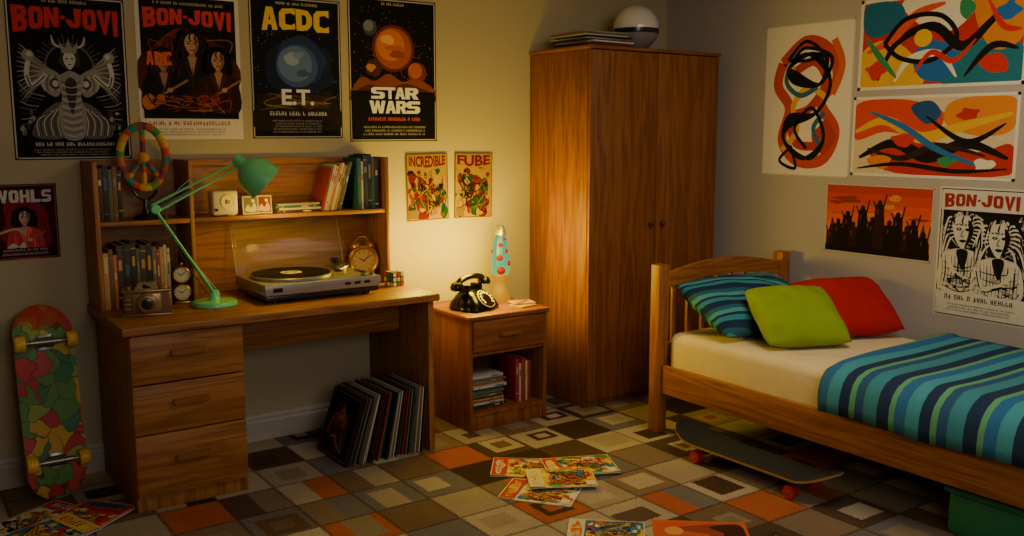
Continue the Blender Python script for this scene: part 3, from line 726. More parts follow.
# cream radio on shelf
rd=root('radio',(1.385,4.31,SZ+.0006),'small cream table radio with round dial','radio')
g=Geo(); g.box((-.06,-.035,.004),(.06,.035,.118),0,.012,seg=4); g.box((-.045,-.025,0),(.045,.025,.006),1,.001); g.obj('radio_body',[pm('cream_plastic','#b9ab8c',.4),BLK],rd)
g=Geo(); M2=T((.012,-.035,.066))@RM('X',90); g.lathe([(0,0),(.034,0),(.034,.004),(.030,.005),(.028,.002),(0,.002)],0,32,M2); g.cyl(.010,.002,.008,1,20,.001,M2)
for i in range(10): g.box((-.001,.018,.002),(.001,.026,.003),1,0,M2@RM('Z',i*36))
g.obj('dial',[LBL,BRASS],rd)
g=Geo(); g.cyl(.007,0,.008,0,16,.001,T((-.042,-.035,.03))@RM('X',90)); g.obj('knob',[BLK],rd)
for xx,c1,c2 in ((1.515,'#6d6a58','#c9b98f'),(1.585,'#8a3a22','#d0b27a')):
    c=Canvas(.075,.085,75,85,'#bfae88',.006); c.rect(6,6,69,79,c1); c.blob([(12,70),(25,40),(40,55),(55,30),(64,72)],c2); c.ell(50,22,8,8,'#d8c79a')
    tag(c.obj('picture_card',(xx,4.31+(xx-1.51)*.2,SZ+.0435),(D(83),0,D(-6))),'small printed picture card on the hutch shelf','picture')
# peace wheel
pw=root('peace_sign_sculpture',(1.05,4.34,SZ+.0006),'multicoloured ring peace sign ornament on a black stand','ornament',(0,0,D(-12)))
g=Geo(); g.lathe([(0,0),(.055,0),(.058,.006),(.05,.016),(.02,.026),(.012,.05),(.010,.09),(0,.09)],0,30); g.tube(smoothpts([(-.05,0,.13),(-.03,0,.10),(0,0,.085),(.03,0,.10),(.05,0,.13)]),.006,0,8); g.obj('stand',[BLK],pw)
cc=['#b8442f','#c98a2a','#b8a63a','#4f8a45','#b5622a','#7a3a52','#8a5a36','#2f7f76']
g=Geo(); r=.118; cz=.275
g.tube([(r*math.cos(a)*.80,0,cz+r*1.15*math.sin(a)) for a in [2*pi*i/64 for i in range(64)]],.018,0,10,True,colf=lambda t:lin(cc[int(t*24)%8]))
g.obj('ring',[PRINT],pw)
g=Geo()
for p,q in (((0,cz+.14),(0,cz-.14)),((0,cz),(-.066,cz-.095)),((0,cz),(.066,cz-.095))):
    g.tube([(p[0]+(q[0]-p[0])*i/12,0,p[1]+(q[1]-p[1])*i/12) for i in range(13)],.012,0,8,colf=lambda t:lin(cc[(int(t*9)+3)%8]))
g.sphere(.024,0,T((0,0,cz)),16,lin('#c98a2a')); g.obj('peace_symbol',[PRINT],pw)
# ---------------------------------------------------------------- nightstand top
NZ=.615
PHB=pm('gloss_black_bakelite','#060606',.16,var=.05)
PHB.node_tree.nodes['Principled BSDF'].inputs['Specular IOR Level'].default_value=.3
ph=root('telephone',(2.675,4.17,NZ),'black rotary dial telephone on the nightstand','telephone',(0,0,D(22)))
ph.scale=(1.18,1.18,1.12)
g=Geo()
vs=[];lv=[(0,.10,.085),(.012,.105,.09),(.04,.095,.078),(.07,.075,.055),(.088,.06,.035),(.092,.05,.025)]
ns_=32
for k_,(z,a_,b_) in enumerate(lv):
    for i in range(ns_):
        t=2*pi*i/ns_; ct,st=math.cos(t),math.sin(t); e=.45
        vs.append((a_*abs(ct)**e*(1 if ct>0 else -1),b_*abs(st)**e*(1 if st>0 else -1)+(.022*k_/5),z))
fs=[[k_*ns_+i,k_*ns_+(i+1)%ns_,(k_+1)*ns_+(i+1)%ns_,(k_+1)*ns_+i] for k_ in range(5) for i in range(ns_)]+[[i for i in range(ns_)][::-1],[5*ns_+i for i in range(ns_)]]
g.add(vs,fs)
for sx in (-1,1):
    g.box((sx*.045-.012,-.005,.085),(sx*.045+.012,.05,.118),0,.005)
g.obj('phone_body',[PHB],ph)
Md=T((0,-.060,.052))@RM('X',48)
g=Geo(); g.cyl(.05,0,.006,0,36,.001,Md); g.cyl(.046,.0062,.0075,1,36,.0003,Md); g.cyl(.019,.0076,.0095,1,24,.0005,Md)
for i in range(10): g.cyl(.0068,.0076,.0090,2,14,.0003,Md@RM('Z',-40+i*28)@T((.034,0,0)))
g.obj('dial',[pm('pale_dial_ring','#b8b2a0',.4),PHB,LBL],ph)
g=Geo(); g.tube(smoothpts([(-.105,.022,.120),(-.08,.022,.142),(-.04,.022,.152),(0,.022,.154),(.04,.022,.152),(.08,.022,.142),(.105,.022,.120)]),lambda t:.013+.004*abs(2*t-1),0,14)
for sx in (-1,1): g.lathe([(0,0),(.024,0),(.031,.008),(.031,.018),(.02,.036),(0,.038)],0,28,T((sx*.103,.022,.104))@RM('Y',sx*12))
g.obj('handset',[PHB],ph)
g=Geo(); g.tube([(-.10-.03*math.sin(i/80*pi)+.006*math.cos(i*1.2),-.02+.03*(i/80)+.006*math.sin(i*1.2),.012+.088*(i/80)**2) for i in range(81)],.0022,0,5); g.obj('cord',[PHB],ph)
lv_=root('lava_lamp',(2.945,4.32,NZ),'glowing lava lamp with red blobs on the nightstand','lamp')
lv_.scale=(1.18,1.18,1.05)
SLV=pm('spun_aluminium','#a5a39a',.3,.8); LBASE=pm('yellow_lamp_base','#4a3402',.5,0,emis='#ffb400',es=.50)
g=Geo(); g.lathe([(0,0),(.046,0),(.048,.006),(.036,.055),(.027,.082),(.03,.10),(.042,.135),(.040,.138),(0,.138)],0,40); g.obj('base',[LBASE],lv_)
def lavamat():
    m,nt,b=newmat('lava_liquid'); tc=N(nt,'ShaderNodeTexCoord')
    sep=N(nt,'ShaderNodeSeparateXYZ'); nt.links.new(tc.outputs['Object'],sep.inputs[0])
    c=ramp(nt,math_(nt,'MULTIPLY',math_(nt,'SUBTRACT',sep.outputs[2],.13),4.3),[(0,'#a0d060'),(.3,'#5cc488'),(1,'#3fae86')])
    nt.links.new(mixc(nt,1.0,c,lin('#303030'),'MULTIPLY'),b.inputs['Base Color']); nt.links.new(c,b.inputs['Emission Color']); b.inputs['Emission Strength'].default_value=.9
    b.inputs['Roughness'].default_value=.25; b.inputs['Specular IOR Level'].default_value=.2; return m
g=Geo(); g.lathe([(0,.139),(.041,.139),(.046,.165),(.046,.19),(.040,.25),(.031,.325),(.026,.352),(0,.352)],0,40); g.obj('glass_vessel',[lavamat()],lv_)
WAX=pm('red_wax','#4a0400',.5,emis='#ff1800',es=.42)
WAX.node_tree.nodes['Principled BSDF'].inputs['Specular IOR Level'].default_value=.1
for an,zz,rr in ((-120,.165,.022),(-60,.200,.016),(-130,.230,.018),(-75,.265,.014),(-125,.298,.013),(-90,.330,.010),(60,.20,.02),(150,.26,.015),(100,.31,.012)):
    a=D(an); R0=(.046 if zz<.19 else .046-(zz-.19)*.11)
    g=Geo(); q=R0-rr*.6; g.sphere(rr,0,T((q*math.cos(a),q*math.sin(a),zz)),18,sc=(1,1,1.15)); g.obj('wax_blob',[WAX],lv_)
g=Geo(); g.lathe([(0,.3525),(.027,.3525),(.024,.375),(.018,.40),(.014,.405),(0,.406)],0,32); g.obj('cap',[SLV],lv_)
for xx,yy,rr_,z_ in ((2.93,4.085,12,.0045),(2.95,4.12,-16,.0135)):
    c=Canvas(.13,.10,130,100,'#b07c08' if z_>.01 else '#a88430',.008,back='#b08a20'); c.lines(12,15,118,85,6,'#5a3a08',.3)
    tag(c.obj('notepad',(xx,yy,NZ+z_),(0,0,D(rr_))),'yellow notepad lying on the nightstand','notepad','notepads on the nightstand')
g=Geo(); g.tube([(-.055,0,.005),(.05,0,.005)],.004,0,8); g.lathe([(.004,0),(.0005,.012)],1,8,align((.05,0,.005),(1,0,0)))
tag(g.obj('pencil',[pm('orange_pencil','#c27a25',.4),PAGES],None,(2.94,4.10,NZ+.0185),(0,0,D(25))),'orange pencil lying on the notepad','pencil')
# ---------------------------------------------------------------- wardrobe top
WZ=2.02; z=WZ
cl=['#b9b0a0','#3a332b','#8d3a2a','#c9c0ae','#37404a','#a89a7c','#2a2622','#b5ab98','#5a4a3a','#8d8678']
for i,col in enumerate(cl):
    th=.0075
    c=Canvas(.31,.31,100,100,col,th,back=col); c.frame(6,2,'#1d1a17'); c.ell(50,50,26,26,'#5a5148')
    tag(c.obj('vinyl_sleeve',(3.48+R.uniform(-.02,.02),4.19+R.uniform(-.02,.02),z+th/2+.0003),(0,0,D(R.uniform(-7,7)))),'record sleeve lying in a stack on the wardrobe','record sleeve','record sleeves on top of the wardrobe'); z+=th+.0012
bl=root('helmet_ball',(3.83,4.20,WZ),'glossy white ball with a dark band on the wardrobe','ball')
WG=pm('gloss_white','#cfcac0',.2,coat=.6,var=.03)
pr=[(.135*math.cos(t),.135+.135*math.sin(t)) for t in [-.10+(pi/2+.10)*i/16 for i in range(17)]]; pr[-1]=(0,.27)
g=Geo(); g.lathe(pr,0,44); g.obj('shell',[WG],bl)
pr=[(.132*math.cos(t),.135+.132*math.sin(t)) for t in [-pi/2+(pi/2-.10)*i/14 for i in range(15)]]; pr[0]=(0,.003)
g=Geo(); g.lathe(pr,0,44); g.obj('lower_shell',[pm('pale_grey_shell','#7d7870',.35)],bl)
g=Geo(); g.lathe([(.137*math.cos(t),.135+.137*math.sin(t)) for t in (-.22,-.18,-.05,-.02)],0,44); g.obj('band',[BLK],bl)
# ---------------------------------------------------------------- records under desk
sleeve_cols=['#2b2622','#6d6558','#a89c86','#3b3026','#8a2f22','#1d2633','#b9ae98','#4a4036','#2a4038','#7a6a50']
n=30; x=1.765
for i in range(n):
    ang=19-14*i/(n-1)
    h_=.325
    col=sleeve_cols[(i*7)%10]
    if i==0:
        c=Canvas(.325,.325,100,100,'#15100d',.004,back='#2b2622')
        c.rblob(50,55,30,34,'#7a3a1a'); c.rblob(48,50,20,24,'#a85f2a'); c.blob([(22,84),(30,40),(40,56),(50,20),(62,54),(72,36),(80,84),(60,74),(50,90),(40,74)],'#4a2012'); c.rblob(50,34,7,9,'#b9803a')
        for k_ in range(16): c.stroke([(R.uniform(15,85),R.uniform(20,88)) for _ in range(3)],R.uniform(1,2.4),R.choice(['#c98a3a','#2a140c','#8a4a20']),taper=True)
        c.frame(3,1.5,'#8a6a3a')
    else:
        c=Canvas(.325,.325,100,100,col,.0045,back=col); c.rect(10,10,90,30,sleeve_cols[(i+3)%10]); c.ell(50,62,22,22,sleeve_cols[(i+6)%10])
    M=RM('Y',ang)@RM('Z',-90)@RM('X',90)
    cx=x+math.sin(D(ang))*h_/2; cz=math.cos(D(ang))*h_/2+.003
    o=c.g.obj('vinyl_sleeve',[PRINT],None,(cx,4.04+R.uniform(-.02,.02),cz),M.to_euler(),smooth=False)
    tag(o,'black illustrated record sleeve leaning at the front of row' if i==0 else 'record sleeve leaning in a row under the desk','record sleeve','records leaning under the desk')
    x+=.0138
# ---------------------------------------------------------------- wall posters
YW=YB-.0007
def shade(c,k): return tuple(x*k for x in lin(c)[:3])
def figure(c,cx,cy,s,hair,skin,body,guitar=None,curly=True):
    if curly:
        for k in range(26):
            a=2*pi*k/26; rr=R.uniform(.75,1.05); c.ell(cx+9*s*rr*math.cos(a),cy-2*s+(11*s*rr)*math.sin(a),3.4*s,3.8*s,hair if k%3 else shade(hair,1.9),9,keep=True)
        c.up(); c.ell(cx,cy-3*s,9*s,11*s,hair)
    else: c.rblob(cx,cy-3*s,8*s,10*s,hair,13,.12)
    for k in range(12):
        xx=cx+(-10+k*1.8)*s; c.stroke([(cx+(xx-cx)*.5,cy-13*s),(xx+R.uniform(-1,1)*s,cy-3*s),(xx+R.uniform(-2,2)*s,cy+9*s)],.7*s,shade(hair,2.4 if k%2 else .6),taper=True)
    c.rect(cx-1.8*s,cy,cx+1.8*s,cy+6*s,shade(skin,.6))
    c.blob([(cx-14*s,cy+34*s),(cx-14*s,cy+11*s),(cx-9*s,cy+6*s),(cx-3*s,cy+4*s),(cx,cy+8*s),(cx+3*s,cy+4*s),(cx+9*s,cy+6*s),(cx+14*s,cy+11*s),(cx+14*s,cy+34*s)],body)
    c.poly([(cx-3*s,cy+4*s),(cx+3*s,cy+4*s),(cx,cy+17*s)],shade(skin,.8))
    for sg in (-1,1): c.poly([(cx+sg*3*s,cy+4*s),(cx+sg*6*s,cy+7*s),(cx+sg*.5*s,cy+20*s)],shade(body,2.0))
    c.blob([(cx-4.6*s,cy-6*s),(cx-2*s,cy-11*s),(cx+2*s,cy-11*s),(cx+4.6*s,cy-6*s),(cx+3.2*s,cy-.5*s),(cx,cy+2.4*s),(cx-3.2*s,cy-.5*s)],skin)
    c.blob([(cx+1.4*s,cy-9*s),(cx+4.5*s,cy-6*s),(cx+3.1*s,cy-.5*s),(cx+.3*s,cy+2.2*s),(cx+2.2*s,cy-3*s)],shade(skin,.45))
    for q in (-2,2): c.ell(cx+q*s,cy-5*s,1.3*s,.65*s,shade(skin,.2),8,keep=True); c.rect(cx+q*s-1.5*s,cy-6.7*s,cx+q*s+1.5*s,cy-6.2*s,shade(skin,.2),True)
    c.up(); c.poly([(cx-.3*s,cy-5*s),(cx+.9*s,cy-2.2*s),(cx-.7*s,cy-2.2*s)],shade(skin,.65)); c.rect(cx-1.5*s,cy-.9*s,cx+1.5*s,cy-.2*s,'#3a1712')
    for k in range(3): c.stroke([(cx+(-4+k*4)*s,cy-13*s),(cx+(-5+k*3.6)*s,cy-9*s),(cx+(-4.6+k*4.6)*s,cy-6*s)],1.2*s,hair,taper=True)
    for k in range(7): c.stroke([(cx+(-12+k*4)*s,cy+11*s),(cx+(-12.5+k*4)*s,cy+22*s),(cx+(-11+k*4)*s,cy+33*s)],.7*s,shade(body,2.6 if k%2 else .5),taper=True)
    if guitar:
        c.stroke([(cx-10*s,cy+26*s),(cx+17*s,cy+9*s)],1.8*s,'#8a6238',smooth=False); c.blob([(cx-16*s,cy+25*s),(cx-11*s,cy+20*s),(cx-6*s,cy+23*s),(cx-2*s,cy+19*s),(cx,cy+25*s),(cx-6*s,cy+30*s),(cx-13*s,cy+32*s)],guitar); c.ell(cx-7*s,cy+25.5*s,1.6*s,1.6*s,'#15100c')
        c.ell(cx+4*s,cy+17*s,2.2*s,1.8*s,skin,10)
# poster 1
c=Canvas(.475,.70,100,150,'#0d0b0b'); c.frame(1,1.2,'#b9b0a4')
c.lines(30,4,70,7.5,1,'#b9a88c',.8); c.glyphs('BON-JOVI',6,11,94,28,'#c42a1c',.42)
gr=['#b5aea6','#878179','#5d5852','#37332f']
for k_ in range(40):
    a=2*pi*k_/40; c.stroke([(50+20*math.cos(a),64+20*math.sin(a)),(50+(27+3*(k_%2))*math.cos(a),64+(27+3*(k_%2))*math.sin(a))],.6,gr[2],smooth=False)
c.ell(50,64,21,21,gr[2],36); c.ell(50,64,19.5,19.5,'#14110f',36)
for sx in (-1,1):
    for k_ in range(14): # feathered wings
        a=-.9+k_*.14; c.stroke([(50+sx*10,74),(50+sx*(24+4*math.cos(a)),70+14*math.sin(a)),(50+sx*(34+10*math.cos(a)),72+34*math.sin(a))],2.0,gr[1+k_%2],taper=True)
    c.blob([(50+sx*6,76),(50+sx*18,66),(50+sx*26,70),(50+sx*24,84),(50+sx*12,92)],gr[1])
    for k_ in range(5): c.stroke([(50+sx*(9+k_*3),72),(50+sx*(11+k_*3),80),(50+sx*(10+k_*3),87)],.7,gr[3] if k_%2 else gr[0])
    c.stroke([(50+sx*20,72),(50+sx*32,82),(50+sx*36,72),(50+sx*34,60)],4.2,gr[0]); c.stroke([(50+sx*21,73),(50+sx*32,83),(50+sx*36,73)],1.2,gr[3])
    c.ell(50+sx*34,55,5,5,gr[1]); c.ell(50+sx*33,54,2.4,2.4,gr[0])
    c.blob([(50+sx*8,98),(50+sx*22,104),(50+sx*34,122),(50+sx*30,130),(50+sx*6,128)],gr[2])
    for k_ in range(9): c.stroke([(50+sx*(6+k_*1.4),98+k_),(50+sx*(10+k_*2.8),114),(50+sx*(8+k_*3),128)],.8,gr[0] if k_%2 else gr[3])
    c.stroke([(50+sx*4,48),(50+sx*12,44),(50+sx*14,36)],1.8,gr[0],taper=True)
    for k_ in range(9): c.stroke([(50+sx*(22+k_*2),92+k_*3),(50+sx*(36),88+k_*4),(50+sx*(43),80+k_*5.5)],.8,gr[1+k_%3])
    for k_ in range(10): c.ell(50+sx*(36+R.uniform(-5,7)),116+R.uniform(-12,12),R.uniform(1,2.4),R.uniform(1,3),gr[1+k_%3],8)
    c.ell(50+sx*13,80,4.5,5,gr[3]); c.ell(50+sx*13,80,2.6,3,gr[0])
c.blob([(50,68),(61,76),(58,92),(62,108),(58,130),(42,130),(38,108),(42,92),(39,76)],gr[1]); c.blob([(50,74),(55,80),(53,98),(50,108),(47,98),(45,80)],gr[3])
for k_ in range(16): c.stroke([(42,78+3.2*k_),(50,80.5+3.2*k_),(58,78+3.2*k_)],.7,gr[0] if k_%2 else gr[3])
c.rblob(50,57,9,10,gr[3],11,.2); c.blob([(45,55),(50,49),(55,55),(54,62),(50,67),(46,62)],gr[0]); c.ell(47.7,57,1.3,.7,'#0d0b0b',8); c.ell(52.3,57,1.3,.7,'#0d0b0b',8); c.rect(48.4,62,51.6,62.7,'#0d0b0b')
c.poly([(44,52),(56,52),(58,42),(53,47),(50,39),(47,47),(42,42)],gr[1])
c.lines(12,134,88,138,1,'#cfc6b4',.85); c.lines(16,140,84,147,3,'#9a8f7c',.65)
tag(c.obj('poster',(.805,YW,1.785),RB),'black rock concert poster with red title and grey figure','poster')
# poster 2
c=Canvas(.475,.665,100,150,'#cfc5b2'); c.rect(4,4,96,128,'#120e0d'); c.lines(15,9,85,12.5,1,'#b9a88c',.8)
c.rblob(50,82,42,42,'#4a1d14'); c.rblob(46,62,30,24,'#6b2c1e',9,.3); c.glyphs('BON-JOVI',8,16,92,31,'#cc3420',.38)
for k_ in range(40): c.stroke([(R.uniform(6,94),R.uniform(40,110)) for _ in range(3)],R.uniform(.5,1.4),R.choice(['#7a3a26','#2a120d','#8f4a30','#3a1710']),taper=True)
figure(c,52,58,1.5,'#20130d','#b98a66','#1c1512'); figure(c,24,76,1.35,'#2e1a10','#a87858','#15110f','#b5622a'); figure(c,77,74,1.4,'#100b0a','#b08060','#2e1512','#8a1f16')
c.glyphs('ADC',8,60,32,74,'#dc5a22')
for k_ in range(26): c.stroke([(R.uniform(8,92),R.uniform(100,126)) for _ in range(3)],R.uniform(.6,1.6),R.choice(['#8a5a3a','#120e0d','#a3341f','#3a1710']),taper=True)
c.rect(4,122,96,128.5,'#120e0d'); c.rect(0,128.4,100,150,'#cfc5b2')
c.lines(8,131,92,136,1,'#a3271d',.85); c.lines(14,138.5,86,147,3,'#6d5f50')
tag(c.obj('poster',(1.325,YW,1.853),RB),'band concert poster with white border and red title','poster')
# poster 3
c=Canvas(.475,.685,100,150,'#0e1018'); c.frame(1,1.2,'#a9a298'); c.lines(25,5,75,8.5,1,'#b9a88c',.8)
for _ in range(120): c.ell(R.uniform(4,96),R.uniform(36,120),.45,.45,'#8d93a8',6,keep=True)
c.up(); c.rblob(52,74,40,32,'#17203a',12,.12); c.rblob(56,66,30,24,'#223358',12,.2); c.ell(50,72,23,23,'#3a4f7d',36); c.ell(48,70,19,19,'#566d96',36); c.rblob(44,64,8,6,'#8496b0'); c.rblob(57,80,8,4,'#3b4d76'); c.rblob(52,60,7,4,'#6b81a8')
c.glyphs('ACDC',13,11,87,34,'#dcb428',.08,.1)
c.blob([(3,140),(6,112),(20,100),(34,104),(50,97),(66,104),(82,98),(95,112),(97,140)],'#241a12')
for k_ in range(20): c.stroke([(R.uniform(6,94),R.uniform(102,120)) for _ in range(3)],R.uniform(.6,1.6),R.choice(['#6a5138','#3b2a18','#8a6a44']),taper=True)
c.text('E.T.',32,97,68,114,'#d8d4cc',.03); c.lines(14,121,86,126,1,'#c9c2b4',.85); c.lines(20,130,80,145,5,'#8b8476',.6)
tag(c.obj('poster',(1.85,YW,1.866),RB),'dark blue film poster with yellow title and planet','poster')
# poster 4 : plain stand-in art (glowing desert planets over dunes)
c=Canvas(.52,.74,100,146,'#0a0909'); c.frame(1,1.2,'#a9a298'); c.lines(35,4,65,7.5,1,'#b9a88c',.8)
for _ in range(90): c.ell(R.uniform(5,95),R.uniform(8,90),.4,.4,'#a89a88',6,keep=True)
c.up()
for k_ in range(26):
    a=2*pi*k_/26; c.poly([(50+14*math.cos(a-.04),52+14*math.sin(a-.04)),(50+14*math.cos(a+.04),52+14*math.sin(a+.04)),(50+R.uniform(30,40)*math.cos(a),52+R.uniform(28,36)*math.sin(a))],'#7a3518' if k_%2 else '#4a2012')
c.ell(50,50,24,24,'#5d2712',36); c.ell(50,50,21,21,'#9a4a20',36); c.ell(47,47,16,16,'#c0682c',36); c.rblob(44,42,8,5,'#d89a58',9,.2); c.rblob(54,56,9,4,'#8a3e1a',9,.3); c.rblob(50,50,12,2.5,'#a8562a',10,.2)
c.ell(24,30,8,8,'#3a3f4a',24); c.ell(22.5,28.5,5.5,5.5,'#6a7280',24); c.ell(77,74,11,11,'#6a2c16',30); c.ell(75,72,8,8,'#a85426',30); c.rblob(26,72,9,8,'#4a2414',9,.3); c.rblob(24,70,5,4,'#b8743c',9,.3)
c.blob([(4,92),(14,80),(28,84),(44,76),(60,84),(76,80),(96,90),(96,100),(4,100)],'#7a3c1c'); c.blob([(4,98),(20,88),(44,90),(66,86),(96,96),(96,104),(4,104)],'#4a2414')
c.rect(2,94,98,144,'#0a0909')
c.glyphs('STAR',24,90,78,102,'#d8d4cc',0,.03,{0:1.35,3:1.35}); c.glyphs('WARS',22,104,80,117,'#d8d4cc',0,.03,{3:1.35}); c.lines(18,121,82,126,1,'#c94a2a',.7); c.lines(12,130,88,141,3,'#9a9282',.6)
tag(c.obj('poster',(2.39,YW,1.876),RB),'black space film poster with orange planets','poster')
# small left poster
c=Canvas(.265,.325,60,78,'#3a0c12'); c.frame(1,1,'#8a4a4a'); c.rblob(30,46,25,25,'#7a1c26'); c.glyphs('WOHLS',4,6,55,19,'#c9bdb4')
figure(c,30,40,1.05,'#1c0f10','#b8968a','#b03a3a','#b9b2aa'); c.stroke([(8,50),(22,46),(30,52)],2.5,'#b8968a'); c.rect(2,66,58,76,'#2a0a0e'); c.lines(8,67,52,75,2,'#b9968a')
tag(c.obj('poster',(.585,YW,1.17),RB),'small dark red band poster on the wall','poster')
# comics
def comic(W_,H_,seed,title=None,bg='#c9a23a',th=.003,tcol='#b5281e',P=None,skin='#c08a50'):
    global R
    keep=R; R=random.Random(seed)
    c=Canvas(W_,H_,70,100,bg,th,back=bg if title else '#d8d2c6'); P=P or ['#b5281e','#d0a52c','#2f6a8f','#3f7f45','#cfc4a8','#c2641f','#1d1a17','#8a2f5a','#d9b84a','#c9a23a']
    for _ in range(36): c.rblob(R.uniform(6,64),R.uniform(26,94),R.uniform(3,9),R.uniform(4,10),R.choice(P),8,.4)
    for _ in range(2 if title else 4):
        x_=R.uniform(14,56);y_=R.uniform(42,72); figure(c,x_,y_,R.uniform(.6,.95),R.choice(P[:4]),skin,R.choice(P[:6]),None,R.random()<.5)
    for _ in range(34): c.rblob(R.uniform(6,64),R.uniform(26,94),R.uniform(2,5),R.uniform(2,5),R.choice(P),7,.4)
    for _ in range(24): c.stroke([(R.uniform(5,65),R.uniform(30,95)) for _ in range(3)],R.uniform(.6,1.6),R.choice(['#0c0602','#0c0602',P[0],P[1]]),taper=True)
    c.rect(0,0,70,22,R.choice(['#d0a52c','#c9bb8e','#b5281e']) if not title else '#8a6a00')
    if title: c.text(title,4,3,66,21,tcol,.04,-.2)
    else:
        c.rblob(35,11,28,7,R.choice(P),14,.25); c.lines(8,5,62,18,1,R.choice(['#1d2a5a','#b5281e','#cfc4a8']),.85)
    c.rect(3,84,18,97,'#6a5008' if title else '#cfc4a8'); c.frame(0,1.2,'#5a4404' if title else '#d5c8a5'); R=keep; return c
PC=['#5a0200','#8a6a00','#043c08','#5a0200','#7e5800','#6e2000','#040201','#023008','#8a6a00','#043c08','#8a6a00']
c=comic(.26,.365,5,'INCREDIBLE','#8a6a00',.004,'#5a0200',PC,'#5c3e04'); tag(c.obj('comic_book',(2.585,YW-.0025,1.255),(D(90),D(-1),0)),'colourful comic book cover pinned on the wall','comic book')
c=comic(.25,.365,9,'FUBE','#8a6a00',.004,'#5a0200',PC,'#5c3e04'); tag(c.obj('comic_book',(2.885,YW-.0025,1.255),(D(90),D(1),0)),'yellow and red comic book cover pinned on wall','comic book')
def fl(W_,H_,seed,x,y,z,rot,label,bg='#c9a23a',grp='comics on the carpet'):
    c=comic(W_,H_,seed,None,bg); tag(c.obj('comic_book',(x,y,z),(0,0,D(rot))),label,'comic book',grp)
fl(.23,.33,21,2.46,3.39,.0020,52,'open red and yellow comic book on the carpet')
fl(.23,.33,22,2.66,3.25,.0110,66,'colourful comic book overlapping others on the carpet','#3f7f45')
fl(.23,.32,23,2.33,3.11,.0020,38,'pale comic book lying flat on the carpet','#cfc4a8')
fl(.22,.30,26,2.48,3.16,.0200,60,'yellow comic book on top of the pile','#d0a52c')
fl(.22,.30,24,2.29,2.63,.0020,48,'comic book with dark cover on the carpet','#2f6a8f')
fl(.24,.33,27,.50,4.03,.0020,-60,'comic book with colourful cover beside the skateboard','#cfc4a8','comics beside the desk')
fl(.24,.33,28,.645,3.92,.0110,-52,'red comic book lying by the desk','#b5281e','comics beside the desk')
fl(.24,.33,29,.48,3.82,.0200,-70,'comic magazine lying near the wall','#2f6a8f','comics beside the desk')
c=Canvas(.27,.37,70,100,'#c2512a',.003); c.rect(4,4,66,96,'#b5502e'); c.blob([(8,90),(20,40),(36,60),(50,20),(62,88)],'#8a3a2a'); c.blob([(12,92),(24,66),(40,74),(56,60),(62,94)],'#3a2018'); c.ell(44,22,10,10,'#c9884a')
tag(c.obj('magazine',(2.58,2.40,.0020),(0,0,D(50))),'orange illustrated magazine lying on the carpet','magazine')
# ---------------------------------------------------------------- right wall art
XR=XW-.0007
PAP='#d6cbb6'
c=Canvas(.59,.84,84,120,PAP)
c.stroke([(18,30),(40,14),(62,22),(70,44),(56,62),(70,84),(60,106),(36,108),(20,92),(26,66),(14,48),(18,30)],9,'#b5402c')
c.stroke([(26,40),(48,30),(60,46),(46,66),(28,74),(34,94),(54,96)],7,'#a8351f'); c.stroke([(66,14),(74,34),(66,56)],6,'#c2582e'); c.rblob(60,88,9,11,'#a3341f')
c.stroke([(20,100),(34,84),(30,64),(44,50),(60,58)],5,'#c9982f'); c.stroke([(30,22),(22,44),(36,56),(52,50)],4,'#2f5a7a'); c.stroke([(60,70),(50,82),(58,98)],4,'#2f5a7a'); c.rblob(26,36,5,6,'#c99a2f')
for k_ in range(4):
    dx=R.uniform(-5,5)
    c.stroke([(24+dx,28),(40,14+5*k_),(60+dx,28),(54,48),(30,46-3*k_),(24,34),(44+dx,24),(64,46),(52,70),(26,72+3*k_),(22,92),(42+dx,106),(60,90),(48,66),(32,82),(44,98)],2.8,'#14110f')
c.stroke([(30,96),(18,108),(34,114),(30,100)],2.6,'#14110f'); c.frame(0,1,'#bdb29d')
tag(c.obj('art_print',(XR,3.395,1.73),RR),'abstract scribble print in red and black on pale paper','art print')
c=Canvas(.87,.46,180,96,PAP)
c.rect(4,4,176,92,'#b5281a'); c.blob([(4,92),(4,56),(30,44),(60,58),(76,92)],'#cfa024'); c.blob([(50,5),(74,34),(110,38),(130,5)],'#d9ccae'); c.blob([(96,92),(110,60),(150,50),(176,60),(176,92)],'#1f6a74')
c.blob([(126,8),(150,5),(176,8),(176,50),(150,62),(132,40)],'#c9781f'); c.blob([(6,6),(44,6),(52,26),(24,40),(6,34)],'#1f5f7a'); c.blob([(64,60),(84,48),(106,56),(112,78),(90,90),(70,82)],'#2a5f9a')
c.stroke([(24,86),(44,48),(84,34),(116,56),(144,34),(170,10)],10,'#17120f',taper=True)
c.stroke([(44,88),(60,66),(92,62),(112,86)],8,'#d9ccae',taper=True); c.stroke([(10,56),(38,44),(66,20),(96,12)],10,'#cf4a1c',taper=True); c.stroke([(30,48),(54,24),(92,24),(110,48),(84,68),(50,64),(30,48)],5,'#17120f'); c.ell(74,45,10,9,'#d6a91f'); c.rblob(150,76,14,9,'#c22a1a'); c.stroke([(120,86),(146,58),(172,62)],7,'#17120f',taper=True); c.rblob(160,26,10,9,'#2a5f9a'); c.rblob(118,20,9,9,'#2f7f4a'); c.stroke([(140,14),(156,40),(174,44)],6,'#c22a1a',taper=True)
c.rblob(22,76,12,10,'#c22a1a',9,.4); c.stroke([(66,80),(84,60),(108,70),(130,50)],6,'#c22a1a',taper=True); c.stroke([(8,40),(26,62),(46,84)],7,'#2f7f4a',taper=True)
c.frame(0,3.4,PAP)
tag(c.obj('art_print',(XR,2.635,2.0),RR),'bold abstract print in red, yellow, teal and black','art print')
c=Canvas(.875,.41,180,86,PAP); c.rect(3,3,177,83,'#c9b48c')
